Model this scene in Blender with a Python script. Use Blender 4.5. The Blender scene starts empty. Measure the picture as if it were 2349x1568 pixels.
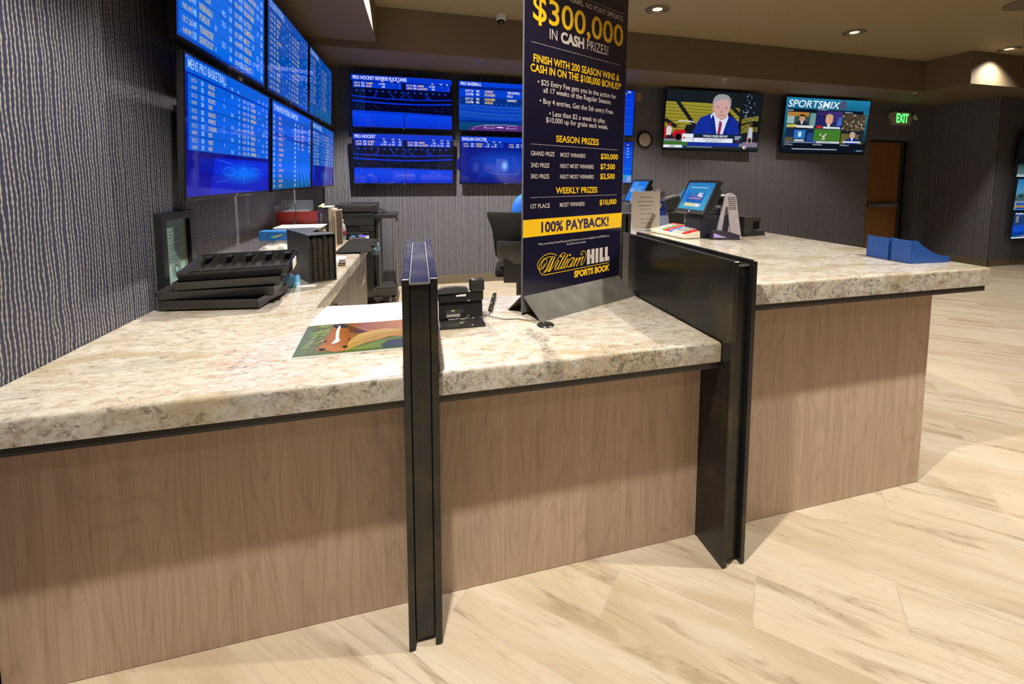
import bpy, bmesh, math, random
from mathutils import Vector, Matrix
random.seed(7)
R = math.radians
scene = bpy.context.scene
col = scene.collection

# ------------------------------------------------------------------ camera (wide lens, shifted down)
FPX, PX, PY, W, H = 1019.8432, 1240.0, 492.468, 2349.0, 1568.0
YAW, PITCH, ROLL = .2684, -.0824, .0049
cam_d = bpy.data.cameras.new('camera'); cam = bpy.data.objects.new('camera', cam_d); col.objects.link(cam)
fwd = Vector((math.sin(YAW)*math.cos(PITCH), math.cos(YAW)*math.cos(PITCH), math.sin(PITCH)))
rt = Vector((math.cos(YAW), -math.sin(YAW), 0)); up = rt.cross(fwd)
r2 = math.cos(ROLL)*rt + math.sin(ROLL)*up; u2 = -math.sin(ROLL)*rt + math.cos(ROLL)*up
m = Matrix((r2, u2, -fwd)).transposed().to_4x4(); m.translation = Vector((-.1418, -1.3721, 1.4661))
cam.matrix_world = m
cam_d.sensor_fit = 'HORIZONTAL'; cam_d.sensor_width = 36.0; cam_d.lens = FPX/W*36.0
cam_d.shift_x = (W/2-PX)/W; cam_d.shift_y = (PY-H/2)/W; cam_d.clip_start = .02
scene.camera = cam

# ------------------------------------------------------------------ world, view, lights
wd = bpy.data.worlds.new('world'); scene.world = wd; wd.use_nodes = True
wd.node_tree.nodes['Background'].inputs[0].default_value = (.9, .85, .8, 1)
wd.node_tree.nodes['Background'].inputs[1].default_value = .012
vs = scene.view_settings
scene.display_settings.display_device = 'sRGB'
vs.view_transform = 'Standard'; vs.look = 'None'; vs.exposure = 0.0; vs.gamma = 1.0; vs.use_curve_mapping = False
try:
    scene.cycles.use_denoising = True; scene.cycles.max_bounces = 8; scene.cycles.sample_clamp_indirect = 6.0
except Exception: pass
CEIL = 3.31
LAMP = (1.0, .93, .82)
def lamp(x, y, w, half=58, blend=.35, parent=None, z=CEIL-.03, size=.035):
    d = bpy.data.lights.new('lamp', 'SPOT'); d.energy = w; d.color = LAMP
    d.spot_size = R(half*2); d.spot_blend = blend; d.shadow_soft_size = size
    o = bpy.data.objects.new('lamp', d); col.objects.link(o)
    if parent: o.parent = parent; o.location = (0, 0, z-CEIL)
    else: o.location = (x, y, z)
    return o
# ceiling lamps behind and above the camera (their housings are out of the picture)
for (x, y, w) in ((-.25, -.62, 435), (2.62, -.62, 330), (5.4, -.62, 90), (8.2, -.62, 70),
                  (-.25, 1.95, 90), (2.5, 1.55, 25), (5.3, 1.3, 50), (8.2, 1.3, 60),
                  (-.25, -2.6, 25), (2.6, -2.6, 25), (5.4, -2.6, 15), (-.25, 3.1, 620)):
    lamp(x, y, w)

# ------------------------------------------------------------------ helpers
def lin(c):
    return tuple((v/12.92 if v <= .04045 else ((v+.055)/1.055)**2.4) for v in c)
def rgb(r, g, b): return lin((r/255, g/255, b/255))

class MB:
    """collects shapes into one mesh; colours go to the attribute Col"""
    def __init__(s): s.v = []; s.f = []; s.c = []; s.mi = []; s.cur = (1, 1, 1); s.m = 0; s.T = None
    def _add(s, vs, fs, cols=None):
        n = len(s.v)
        if s.T is not None: vs = [s.T @ Vector(p) for p in vs]
        s.v += [tuple(p) for p in vs]
        for f in fs:
            s.f.append([i+n for i in f]); s.mi.append(s.m)
            s.c.append([cols[i] for i in f] if cols else [s.cur]*len(f))
        return s
    def box(s, x0, y0, z0, x1, y1, z1, b=0, seg=2):
        if b <= 0:
            v = [(x0,y0,z0),(x1,y0,z0),(x1,y1,z0),(x0,y1,z0),(x0,y0,z1),(x1,y0,z1),(x1,y1,z1),(x0,y1,z1)]
            return s._add(v, [(0,3,2,1),(4,5,6,7),(0,1,5,4),(1,2,6,5),(2,3,7,6),(3,0,4,7)])
        bm = bmesh.new(); bmesh.ops.create_cube(bm, size=1)
        for q in bm.verts: q.co = Vector(((x0+x1)/2+q.co.x*(x1-x0), (y0+y1)/2+q.co.y*(y1-y0), (z0+z1)/2+q.co.z*(z1-z0)))
        b = min(b, abs(x1-x0)*.49, abs(y1-y0)*.49, abs(z1-z0)*.49)
        bmesh.ops.bevel(bm, geom=bm.edges[:], offset=b, segments=seg, profile=.5, affect='EDGES')
        return s.bm(bm)
    def bm(s, bm):
        bm.verts.index_update(); v = [q.co.copy() for q in bm.verts]; f = [[q.index for q in p.verts] for p in bm.faces]
        bm.free(); return s._add(v, f)
    def prism(s, poly, a, b, axis='z'):
        """poly 2D (counter-clockwise) pushed from a to b along axis; 2D axes are the other two in xyz order"""
        n = len(poly)
        def P(p, t): return (p[0],p[1],t) if axis == 'z' else (p[0],t,p[1]) if axis == 'y' else (t,p[0],p[1])
        v = [P(p, a) for p in poly]+[P(p, b) for p in poly]
        f = [list(range(n))[::-1], [n+i for i in range(n)]]+[[i, (i+1) % n, n+(i+1) % n, n+i] for i in range(n)]
        if axis == 'y': f = [q[::-1] for q in f]
        return s._add(v, f)
    def tube(s, pts, r, seg=8, cap=True):
        pts = [Vector(p) for p in pts]; rs = r if isinstance(r, (list, tuple)) else [r]*len(pts)
        v = []; f = []; prev = None
        for i, p in enumerate(pts):
            t = (pts[min(i+1, len(pts)-1)]-pts[max(i-1, 0)]).normalized()
            a = prev if prev is not None else (Vector((0,0,1)) if abs(t.z) < .9 else Vector((1,0,0)))
            n1 = (a-t*a.dot(t)).normalized(); prev = n1; n2 = t.cross(n1)
            for k in range(seg):
                g = 2*math.pi*k/seg; v.append(p+(n1*math.cos(g)+n2*math.sin(g))*rs[i])
        for i in range(len(pts)-1):
            for k in range(seg):
                f.append((i*seg+k, i*seg+(k+1) % seg, (i+1)*seg+(k+1) % seg, (i+1)*seg+k))
        if cap: f.append(list(range(seg))[::-1]); f.append([(len(pts)-1)*seg+k for k in range(seg)])
        return s._add(v, f)
    def lathe(s, prof, seg=24, c=(0,0,0)):
        v = []; f = []
        for (r, z) in prof:
            for k in range(seg):
                g = 2*math.pi*k/seg; v.append((c[0]+r*math.cos(g), c[1]+r*math.sin(g), c[2]+z))
        for i in range(len(prof)-1):
            for k in range(seg): f.append((i*seg+k, i*seg+(k+1) % seg, (i+1)*seg+(k+1) % seg, (i+1)*seg+k))
        if prof[0][0] > 0: f.append(list(range(seg))[::-1])
        if prof[-1][0] > 0: f.append([(len(prof)-1)*seg+k for k in range(seg)])
        return s._add(v, f)
    # flat picture elements on the plane y = -off, 2D = (x, z), seen from -y
    def poly(s, pts, c, off=0.0, cols=None):
        if sum(pts[i][0]*pts[(i+1) % len(pts)][1]-pts[(i+1) % len(pts)][0]*pts[i][1] for i in range(len(pts))) < 0:
            pts = pts[::-1]; cols = cols[::-1] if cols else None
        s.cur = c
        return s._add([(p[0], -off, p[1]) for p in pts], [list(range(len(pts)))], cols)
    def rect(s, x0, z0, x1, z1, c, off=0.0): return s.poly([(x0,z0),(x1,z0),(x1,z1),(x0,z1)], c, off)
    def grad(s, x0, z0, x1, z1, cb, ct, off=0.0, n=8):
        s.cur = cb; v = []; cs = []; f = []
        for i in range(n+1):
            t = i/n; k = tuple(cb[j]*(1-t)+ct[j]*t for j in range(3))
            v += [(x0, -off, z0+(z1-z0)*t), (x1, -off, z0+(z1-z0)*t)]; cs += [k, k]
            if i < n: f.append((2*i, 2*i+1, 2*i+3, 2*i+2))
        return s._add(v, f, cs)
    def blob(s, x, z, rx, rz, cin, cout, off=0.0, seg=24, rings=4):
        v = [(x, -off, z)]; cs = [cin]; f = []
        for j in range(1, rings+1):
            t = j/rings; e = t*t*(3-2*t); k = tuple(cin[i]*(1-e)+cout[i]*e for i in range(3))
            for q in range(seg):
                g = 2*math.pi*q/seg; v.append((x+rx*t*math.cos(g), -off, z+rz*t*math.sin(g))); cs.append(k)
        for q in range(seg): f.append((0, 1+q, 1+(q+1) % seg))
        for j in range(rings-1):
            for q in range(seg):
                a = 1+j*seg; b = a+seg; f.append((a+q, b+q, b+(q+1) % seg, a+(q+1) % seg))
        return s._add(v, f, cs)
    def disc(s, x, z, rx, rz, c, off=0.0, seg=20):
        return s.poly([(x+rx*math.cos(2*math.pi*k/seg), z+rz*math.sin(2*math.pi*k/seg)) for k in range(seg)], c, off)
    def stroke(s, pts, w, c, off=0.0, taper=False):
        P = [Vector(p) for p in pts]; s.cur = c; v = []; f = []
        for i, p in enumerate(P):
            t = (P[min(i+1, len(P)-1)]-P[max(i-1, 0)]); t = t.normalized() if t.length > 1e-9 else Vector((1, 0))
            n = Vector((-t.y, t.x))*w/2
            if taper and (i == 0 or i == len(P)-1): n *= .4
            v += [(p.x+n.x, -off, p.y+n.y), (p.x-n.x, -off, p.y-n.y)]
            if i: f.append((2*i-2, 2*i-1, 2*i+1, 2*i))
        return s._add(v, f)
    def text(s, t, x, z, cap, c, off=0.0, width=None, align='L', bold=0.0, slant=0.0, maxw=None, xs=1.0):
        tv, tf, x0, x1 = glyphs(t, bold); k = cap/GCAP; w = (x1-x0)*k*xs
        sx = k*xs
        if width is not None and x1 > x0: sx = width/(x1-x0); w = width
        if maxw is not None and w > maxw: sx *= maxw/w; w = maxw
        ox = x if align == 'L' else x-w if align == 'R' else x-w/2
        s.cur = c
        return s._add([(ox+(p[0]-x0)*sx+slant*p[1]*k, -off, z+p[1]*k) for p in tv], tf)
    def build(s, name, mats, parent=None, smooth=False, loc=None):
        me = bpy.data.meshes.new(name); me.from_pydata(s.v, [], s.f)
        for mt in (mats if isinstance(mats, (list, tuple)) else [mats]): me.materials.append(mt)
        at = me.color_attributes.new('Col', 'FLOAT_COLOR', 'CORNER'); i = 0
        flat = []
        for p, cs in zip(s.f, s.c):
            for k in cs: flat += [k[0], k[1], k[2], 1.0]
        at.data.foreach_set('color', flat)
        me.polygons.foreach_set('material_index', s.mi)
        if smooth:
            me.polygons.foreach_set('use_smooth', [True]*len(me.polygons))
            try: me.set_sharp_from_angle(angle=R(35))
            except Exception: pass
        me.update()
        o = bpy.data.objects.new(name, me); col.objects.link(o)
        if parent: o.parent = parent
        if loc: o.location = loc
        return o
_G = {}
def glyphs(t, bold=0.0):
    key = (t, bold)
    if key not in _G:
        cu = bpy.data.curves.new('t', 'FONT'); cu.body = t; cu.size = 1; cu.resolution_u = 3; cu.offset = bold; cu.fill_mode = 'FRONT'
        o = bpy.data.objects.new('t', cu); me = o.to_mesh()
        v = [(p.co.x, p.co.y) for p in me.vertices]; f = [list(p.vertices) for p in me.polygons]
        o.to_mesh_clear(); bpy.data.objects.remove(o); bpy.data.curves.remove(cu)
        # make faces turn the same way (towards the reader)
        g = []
        for q in f:
            a = sum(v[q[i]][0]*v[q[(i+1) % len(q)]][1]-v[q[(i+1) % len(q)]][0]*v[q[i]][1] for i in range(len(q)))
            g.append(q if a > 0 else q[::-1])
        xs = [p[0] for p in v] or [0, 0]
        _G[key] = (v, g, min(xs), max(xs))
    return _G[key]
GCAP = 1.0
GCAP = max(p[1] for p in glyphs('H')[0])

def tag(o, label=None, cat=None, group=None, kind=None):
    if label: o['label'] = label
    if cat: o['category'] = cat
    if group: o['group'] = group
    if kind: o['kind'] = kind
    return o
def thing(name, label, cat, loc=(0,0,0), rz=0, group=None, mat=None):
    o = bpy.data.objects.new(name, None); col.objects.link(o); o.empty_display_size = .05
    o.location = loc; o.rotation_euler = (0, 0, rz)
    if mat: o.matrix_world = mat
    return tag(o, label, cat, group)
def dup(root, loc, rz=None, label=None):
    r = root.copy(); col.objects.link(r); r.location = loc
    if rz is not None: r.rotation_euler = (0, 0, rz)
    if label: r['label'] = label
    for ch in list(root.children):
        c = ch.copy(); col.objects.link(c); c.parent = r
        for g in list(ch.children):
            d = g.copy(); col.objects.link(d); d.parent = c
    return r

# ------------------------------------------------------------------ materials
class NT:
    def __init__(s, name):
        s.mat = bpy.data.materials.new(name); s.mat.use_nodes = True; s.t = s.mat.node_tree; s.n = s.t.nodes
        s.b = s.n['Principled BSDF']; s.out = s.n['Material Output']
    def new(s, ty, **kw):
        q = s.n.new(ty)
        for k, v in kw.items(): setattr(q, k, v)
        return q
    def put(s, sock, v):
        if hasattr(v, 'links') or isinstance(v, bpy.types.NodeSocket): s.t.links.new(v, sock)
        elif isinstance(v, (tuple, list)) and len(v) == 3 and sock.type == 'RGBA': sock.default_value = (*v, 1)
        else: sock.default_value = v
    def math(s, op, a, b=0.0, c=None, clamp=False):
        q = s.new('ShaderNodeMath', operation=op, use_clamp=clamp); s.put(q.inputs[0], a); s.put(q.inputs[1], b)
        if c is not None: s.put(q.inputs[2], c)
        return q.outputs[0]
    def mix(s, f, a, b, mode='MIX'):
        q = s.new('ShaderNodeMix', data_type='RGBA', blend_type=mode); s.put(q.inputs[0], f); s.put(q.inputs[6], a); s.put(q.inputs[7], b)
        return q.outputs[2]
    def pos(s):
        g = s.new('ShaderNodeNewGeometry'); x = s.new('ShaderNodeSeparateXYZ'); s.t.links.new(g.outputs['Position'], x.inputs[0])
        return x.outputs[0], x.outputs[1], x.outputs[2], g.outputs['Position']
    def xyz(s, x, y, z):
        q = s.new('ShaderNodeCombineXYZ'); s.put(q.inputs[0], x); s.put(q.inputs[1], y); s.put(q.inputs[2], z); return q.outputs[0]
    def noise(s, vec, scale, detail=3, rough=.5, dist=0.0, color=False):
        q = s.new('ShaderNodeTexNoise'); s.put(q.inputs['Vector'], vec); q.inputs['Scale'].default_value = scale
        q.inputs['Detail'].default_value = detail; q.inputs['Roughness'].default_value = rough; q.inputs['Distortion'].default_value = dist
        return q.outputs[1 if color else 0]
    def ramp(s, f, stops, interp='LINEAR'):
        q = s.new('ShaderNodeValToRGB'); s.put(q.inputs[0], f); cr = q.color_ramp; cr.interpolation = interp
        while len(cr.elements) < len(stops): cr.elements.new(.5)
        for e, (p, c) in zip(cr.elements, stops): e.position = p; e.color = (*c, 1) if len(c) == 3 else c
        return q.outputs[0]
    def step(s, f, a, b):
        q = s.new('ShaderNodeMapRange', interpolation_type='SMOOTHSTEP'); s.put(q.inputs[0], f); q.inputs[1].default_value = a; q.inputs[2].default_value = b
        return q.outputs[0]
    def bump(s, h, strength=.2, dist=.002):
        q = s.new('ShaderNodeBump'); q.inputs['Strength'].default_value = strength; q.inputs['Distance'].default_value = dist
        s.put(q.inputs['Height'], h); s.t.links.new(q.outputs[0], s.b.inputs['Normal'])
    def fin(s, base=None, rough=None, metal=None, **kw):
        if base is not None: s.put(s.b.inputs['Base Color'], base)
        if rough is not None: s.put(s.b.inputs['Roughness'], rough)
        if metal is not None: s.put(s.b.inputs['Metallic'], metal)
        for k, v in kw.items(): s.put(s.b.inputs[k], v)
        return s.mat
def plain(name, c, rough=.5, metal=0.0, var=.06, scale=40, **kw):
    t = NT(name); x, y, z, p = t.pos()
    n = t.noise(p, scale, 3)
    a = tuple(v*(1-var) for v in c); b = tuple(min(1, v*(1+var)) for v in c)
    return t.fin(t.ramp(n, [(.3, a), (.7, b)]), rough, metal, **kw)
def printed(name, rough=.5, coat=0.0):
    t = NT(name); q = t.new('ShaderNodeAttribute', attribute_name='Col')
    return t.fin(q.outputs['Color'], rough, **({'Coat Weight': coat} if coat else {}))
def screen_mat(name, strength=1.0):
    t = NT(name); q = t.new('ShaderNodeAttribute', attribute_name='Col')
    t.t.links.new(q.outputs['Color'], t.b.inputs['Emission Color']); t.b.inputs['Emission Strength'].default_value = strength
    return t.fin((.004, .004, .005), .035, **{'Specular IOR Level': .5})
def emit(name, c, s):
    t = NT(name); t.put(t.b.inputs['Emission Color'], c); t.b.inputs['Emission Strength'].default_value = s
    return t.fin((.8, .8, .8), .4)

def m_wallpaper():
    t = NT('wallpaper'); x, y, z, p = t.pos()
    u = t.math('ADD', x, y); PD = .0157
    warp = t.math('MULTIPLY', t.math('SUBTRACT', t.noise(t.xyz(t.math('MULTIPLY', u, 6.5), 0.0, t.math('MULTIPLY', z, 4.6)), 1.0, 2, .5), .5), .030)
    jit = t.math('MULTIPLY', t.math('SUBTRACT', t.noise(t.xyz(t.math('MULTIPLY', u, 34.0), 3.0, t.math('MULTIPLY', z, 26.0)), 1.0, 2, .5), .5), .010)
    v = t.math('DIVIDE', t.math('ADD', u, t.math('ADD', warp, jit)), PD)
    cell = t.math('FLOOR', t.math('ADD', v, .5))
    wn = t.new('ShaderNodeTexWhiteNoise', noise_dimensions='1D'); t.put(wn.inputs['W'], cell); rv = wn.outputs['Value']
    ph = t.math('ABSOLUTE', t.math('SUBTRACT', t.math('SUBTRACT', v, cell), t.math('MULTIPLY_ADD', rv, .34, -.17)))
    zz = t.math('ADD', t.math('DIVIDE', z, .0225), t.math('ADD', t.math('MULTIPLY', rv, 17.0), t.math('MULTIPLY', t.noise(t.xyz(t.math('MULTIPLY', cell, 3.7), 1.0, t.math('MULTIPLY', z, 30.0)), 1.0, 2, .5), 1.2)))
    bead = t.math('MULTIPLY_ADD', t.math('SINE', t.math('MULTIPLY', zz, 6.2832)), .5, .5)
    d = t.math('DIVIDE', ph, t.math('MULTIPLY_ADD', bead, .105, .115))
    strand = t.math('SUBTRACT', 1.0, t.step(d, .70, 1.15))
    fine = t.noise(p, 420, 2, .6)
    bg = t.mix(fine, (.016, .018, .043), (.045, .048, .092))
    st = t.mix(fine, (.21, .195, .175), (.42, .395, .355))
    t.bump(t.math('ADD', strand, t.math('MULTIPLY', fine, .25)), .35, .003)
    return t.fin(t.mix(strand, bg, st), t.math('MULTIPLY_ADD', strand, -.22, .62))
def m_floor():
    t = NT('wood_plank_tile'); x, y, z, p = t.pos()
    a = R(-44); ca, sa = math.cos(a), math.sin(a); Wd, Ln = .217, 1.305
    e = t.math('ADD', t.math('MULTIPLY', x, ca), t.math('MULTIPLY', y, sa))
    n = t.math('ADD', t.math('MULTIPLY', x, -sa), t.math('MULTIPLY', y, ca))
    rn = t.math('DIVIDE', n, Wd); row = t.math('FLOOR', rn)
    ee = t.math('DIVIDE', t.math('ADD', t.math('SUBTRACT', e, t.math('MULTIPLY', row, .45)), .077), Ln); cl = t.math('FLOOR', ee)
    fr = t.math('PINGPONG', rn, .5); fc = t.math('PINGPONG', ee, .5)
    g1 = t.math('LESS_THAN', fr, .0080); g2 = t.math('LESS_THAN', fc, .0016)
    grout = t.math('MAXIMUM', g1, g2)
    wn = t.new('ShaderNodeTexWhiteNoise', noise_dimensions='2D'); t.put(wn.inputs['Vector'], t.xyz(row, cl, 0.0))
    rv = wn.outputs['Value']; off = t.math('MULTIPLY', rv, 37.0)
    gv = t.xyz(t.math('ADD', t.math('MULTIPLY', e, 1.1), off), t.math('ADD', t.math('MULTIPLY', n, 5.0), off), off)
    big = t.noise(gv, 1.0, 3, .5, .8)
    # figure: contour lines of a stretched noise
    rings = t.math('PINGPONG', t.math('MULTIPLY', big, 22.0), .5)
    fig = t.math('MULTIPLY', t.math('SUBTRACT', 1.0, t.step(rings, .0, .20)), .5)
    fineg = t.noise(t.xyz(t.math('ADD', t.math('MULTIPLY', e, 5.0), off), t.math('MULTIPLY', n, 95.0), off), 1.0, 3, .6)
    dark = t.step(t.noise(t.xyz(t.math('ADD', t.math('MULTIPLY', e, 1.3), off), t.math('ADD', t.math('MULTIPLY', n, 9.5), off), 4.0), 1.0, 5, .6, 1.2), .52, .70)
    base = t.mix(rv, (.66, .545, .395), (.52, .405, .265))
    base = t.mix(t.math('MULTIPLY', t.step(big, .35, .68), .8), base, (.69, .59, .45))
    base = t.mix(t.math('MULTIPLY', dark, .55), base, (.29, .205, .12))
    base = t.mix(t.math('MULTIPLY', fig, t.math('MULTIPLY_ADD', dark, .85, .22)), base, (.30, .205, .115))
    base = t.mix(t.math('MULTIPLY', t.step(fineg, .45, .75), .30), base, (.40, .30, .185))
    base = t.mix(1.0, base, (.90, .92, .95), 'MULTIPLY')
    base = t.mix(grout, base, (.46, .39, .31))
    t.bump(t.math('SUBTRACT', 1.0, grout), .25, .001)
    return t.fin(base, t.math('MULTIPLY_ADD', fineg, .15, .36), **{'Specular IOR Level': .35})
def m_laminate(name, ca, cb, cd, sx=1.0):
    t = NT(name); x, y, z, p = t.pos(); u = t.math('ADD', x, y)
    v = t.xyz(t.math('MULTIPLY', u, 5.4*sx), 0.0, t.math('MULTIPLY', z, .80))
    big = t.noise(v, 1.0, 2, .45, .22)
    rings = t.math('PINGPONG', t.math('MULTIPLY', big, 17.0), .5)
    fig = t.math('SUBTRACT', 1.0, t.step(rings, 0.0, .22))
    fine = t.noise(t.xyz(t.math('MULTIPLY', u, 170.0), 2.0, t.math('MULTIPLY', z, 3.0)), 1.0, 3, .6)
    mid = t.noise(t.xyz(t.math('MULTIPLY', u, 26.0), 9.0, t.math('MULTIPLY', z, 1.0)), 1.0, 3, .6)
    pore = t.step(t.noise(t.xyz(t.math('MULTIPLY', u, 420.0), 5.0, t.math('MULTIPLY', z, 28.0)), 1.0, 2, .5), .60, .75)
    vo = t.new('ShaderNodeTexVoronoi', feature='F1'); t.put(vo.inputs['Vector'], t.xyz(t.math('MULTIPLY', u, 3.2), 0.0, t.math('MULTIPLY', z, 1.5)))
    vo.inputs['Scale'].default_value = 1.0
    knot = t.math('SUBTRACT', 1.0, t.step(vo.outputs['Distance'], .015, .06))
    c = t.mix(t.step(mid, .3, .7), ca, cb)
    c = t.mix(t.math('MULTIPLY', fig, .26), c, cd)
    c = t.mix(t.math('MULTIPLY', t.step(fine, .42, .72), .36), c, cd)
    c = t.mix(t.math('MULTIPLY', pore, .25), c, cd)
    c = t.mix(t.math('MULTIPLY', knot, .8), c, tuple(q*.45 for q in cd))
    t.bump(fine, .06, .001)
    return t.fin(c, .42, **{'Specular IOR Level': .4})
def m_granite():
    t = NT('granite'); x, y, z, p = t.pos()
    st = t.xyz(t.math('ADD', t.math('MULTIPLY', x, .6), t.math('MULTIPLY', y, .12)), t.math('MULTIPLY', y, 1.3), t.math('MULTIPLY', z, 1.0))
    big = t.noise(st, 5.0, 4, .6, .6); pat = t.noise(st, 3.4, 3, .55, 1.1)
    stre = t.noise(st, 30.0, 6, .72, .9)
    gr = t.noise(p, 150, 3, .7); gr2 = t.noise(p, 330, 2, .6)
    c = t.ramp(stre, [(.30, (.40, .275, .175)), (.42, (.63, .535, .42)), (.52, (.745, .67, .565)), (.66, (.85, .80, .71))])
    c = t.mix(t.math('MULTIPLY', t.step(pat, .52, .66), .62), c, (.50, .385, .20))
    c = t.mix(t.math('MULTIPLY', t.step(big, .58, .72), .45), c, (.56, .36, .23))
    c = t.mix(t.math('MULTIPLY', t.step(t.noise(st, 4.2, 3, .6, .8), .56, .68), .42), c, (.45, .42, .37))
    # short dark mineral flecks gathered in drifts
    drift = t.step(t.noise(st, 6.0, 4, .62, 1.2), .38, .56)
    fle = t.step(t.noise(st, 62.0, 5, .72, .6), .565, .64)
    c = t.mix(t.math('MULTIPLY', t.math('MULTIPLY', fle, drift), .72), c, (.105, .092, .08))
    c = t.mix(t.math('MULTIPLY', t.step(gr2, .60, .70), .42), c, (.20, .165, .13))
    c = t.mix(t.math('MULTIPLY', t.step(gr2, .42, .30), .30), c, (.90, .85, .77))
    # one dark vein crossing the middle slab
    vx = t.math('ABSOLUTE', t.math('SUBTRACT', t.math('SUBTRACT', x, .285), t.math('MULTIPLY', t.math('SUBTRACT', t.noise(p, 9.0, 3, .6), .5), .16)))
    vein = t.math('MULTIPLY', t.math('SUBTRACT', 1.0, t.step(vx, .006, .034)), t.math('MULTIPLY', t.math('LESS_THAN', y, .33), t.math('LESS_THAN', z, .95)))
    c = t.mix(t.math('MULTIPLY', vein, t.math('MULTIPLY_ADD', t.step(t.noise(st, 85.0, 5, .75, 1.0), .42, .60), .62, .12)), c, (.10, .10, .10))
    # slab edges: dark, rust and grey mottling, plus edge shade painted into the colour
    core = t.math('MAXIMUM', t.math('LESS_THAN', t.math('ABSOLUTE', t.math('SUBTRACT', z, .8225)), .034), t.math('LESS_THAN', t.math('ABSOLUTE', t.math('SUBTRACT', z, 1.030)), .037))  # core: slab edge band that takes the mottling and the painted edge shade
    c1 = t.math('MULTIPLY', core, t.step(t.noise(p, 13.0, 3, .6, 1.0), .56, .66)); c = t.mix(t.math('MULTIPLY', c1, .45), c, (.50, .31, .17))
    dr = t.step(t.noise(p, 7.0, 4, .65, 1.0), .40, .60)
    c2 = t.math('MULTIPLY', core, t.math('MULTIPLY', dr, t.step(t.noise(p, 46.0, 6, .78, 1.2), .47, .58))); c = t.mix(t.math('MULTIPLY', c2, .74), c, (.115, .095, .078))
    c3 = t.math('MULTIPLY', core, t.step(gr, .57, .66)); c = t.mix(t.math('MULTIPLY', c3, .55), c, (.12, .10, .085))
    c = t.mix(1.0, c, (.70, .71, .725), 'MULTIPLY')
    return t.fin(c, .16, **{'Specular IOR Level': .5})
def m_steel():
    t = NT('blackened_steel'); x, y, z, p = t.pos()
    v = t.xyz(t.math('MULTIPLY', x, 60.0), t.math('MULTIPLY', y, 60.0), t.math('MULTIPLY', z, 2.0))
    n = t.noise(v, 1.0, 4, .6); b = t.noise(p, 6.0, 3, .6)
    c = t.mix(n, (.028, .029, .033), (.062, .062, .064))
    c = t.mix(t.step(b, .45, .75), c, (.078, .070, .050))
    return t.fin(c, t.math('MULTIPLY_ADD', b, .16, .17), .80)
def m_paint(name, c, sc=90):
    t = NT(name); x, y, z, p = t.pos(); n = t.noise(p, sc, 4, .6)
    t.bump(n, .12, .002)
    return t.fin(t.mix(n, tuple(v*.94 for v in c), tuple(v*1.05 for v in c)), .7)
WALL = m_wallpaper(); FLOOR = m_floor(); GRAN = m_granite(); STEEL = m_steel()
WALNUT = m_laminate('walnut_laminate', (.51, .365, .27), (.60, .445, .34), (.30, .20, .14))
GREYWD = m_laminate('grey_wood_laminate', (.165, .135, .105), (.235, .195, .155), (.09, .072, .056), 2.0)
DOORWD = m_laminate('door_veneer', (.19, .085, .022), (.23, .105, .03), (.14, .06, .015), 2.0)
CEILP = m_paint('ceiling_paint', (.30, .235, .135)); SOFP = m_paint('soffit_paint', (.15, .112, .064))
BASEB = plain('baseboard_vinyl', (.15, .12, .078), .5)
BLACK = plain('black_plastic', (.012, .012, .013), .35)
BLACKS = plain('satin_black_plastic', (.022, .021, .020), .28)
DARKG = plain('dark_grey_plastic', (.028, .026, .023), .4)
GLOSSB = plain('gloss_black', (.006, .006, .007), .12)
EDGE = plain('dark_edge_strip', (.028, .023, .019), .38)
PRINT = printed('printed_surface', .45); GLOSSP = printed('glossy_print', .16, .3); SCREEN = screen_mat('lit_screen', 1.0)
PAPER = plain('white_paper', (.85, .85, .83), .6, var=.02)
CHROME = plain('brushed_nickel', (.55, .53, .50), .25, 1.0)
CREAM = plain('cream_plastic', (.62, .55, .43), .4)
LILAC = plain('satin_silver_plastic', (.37, .33, .36), .35)
WHITEP = plain('white_plastic', (.62, .60, .58), .4)
GOLDR = plain('gold_red', (.3, .02, .015), .5)
FABB = plain('black_fabric', (.014, .013, .012), .9, var=.25, scale=400, **{'Specular IOR Level': .15})
BOARDE = plain('grey_foam_board', (.12, .12, .125), .6)
def m_clear(name, c=(.9, .93, .95), a=.12, rough=.05):
    t = NT(name); t.b.inputs['Alpha'].default_value = a
    return t.fin(c, rough)
def m_glass(name, c=(1, 1, 1), rough=.03):
    t = NT(name); t.b.inputs['Transmission Weight'].default_value = 1.0; t.b.inputs['IOR'].default_value = 1.33
    return t.fin(c, rough)
ACRYL = m_clear('clear_acrylic', (.75, .80, .9), .16); PET = m_clear('clear_bottle_plastic', (.85, .87, .9), .35, .06)
BAGP = m_clear('clear_bag_film', (.85, .83, .80), .5, .18)

# ------------------------------------------------------------------ setting
def struct(name, mb, mat, **k): return tag(mb.build(name, mat, **k), kind='structure')
XL, YW, XR, YF = -1.3117, 4.838, 9.19, -6.0
struct('floor', MB().box(XL-.2, YF-.2, -.12, 14.2, YW+1.6, 0), FLOOR)
struct('ceiling', MB().box(XL-.2, YF-.2, CEIL, 14.2, YW+.2, CEIL+.1), CEILP)
struct('wall_left', MB().box(XL-.2, YF, 0, XL, YW+.2, CEIL), WALL)
DX0, DX1, DXZ = 7.70, 8.86, 2.19
back = MB().box(XL, YW, 0, DX0, YW+.2, CEIL).box(DX1, YW, 0, XR+.2, YW+.2, CEIL).box(DX0, YW, DXZ, DX1, YW+.2, CEIL)
struct('wall_back', back, WALL)
struct('wall_right', MB().box(XR, 3.83, 0, XR+4.9, YW, CEIL), WALL)
struct('wall_front', MB().box(XL, YF-.2, 0, 14, YF, CEIL), m_paint('front_wall_paint', (.16, .13, .10)))
struct('wall_far_right', MB().box(14, YF, 0, 14.2, 3.83, CEIL), m_paint('side_wall_paint', (.16, .13, .10)))
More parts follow.
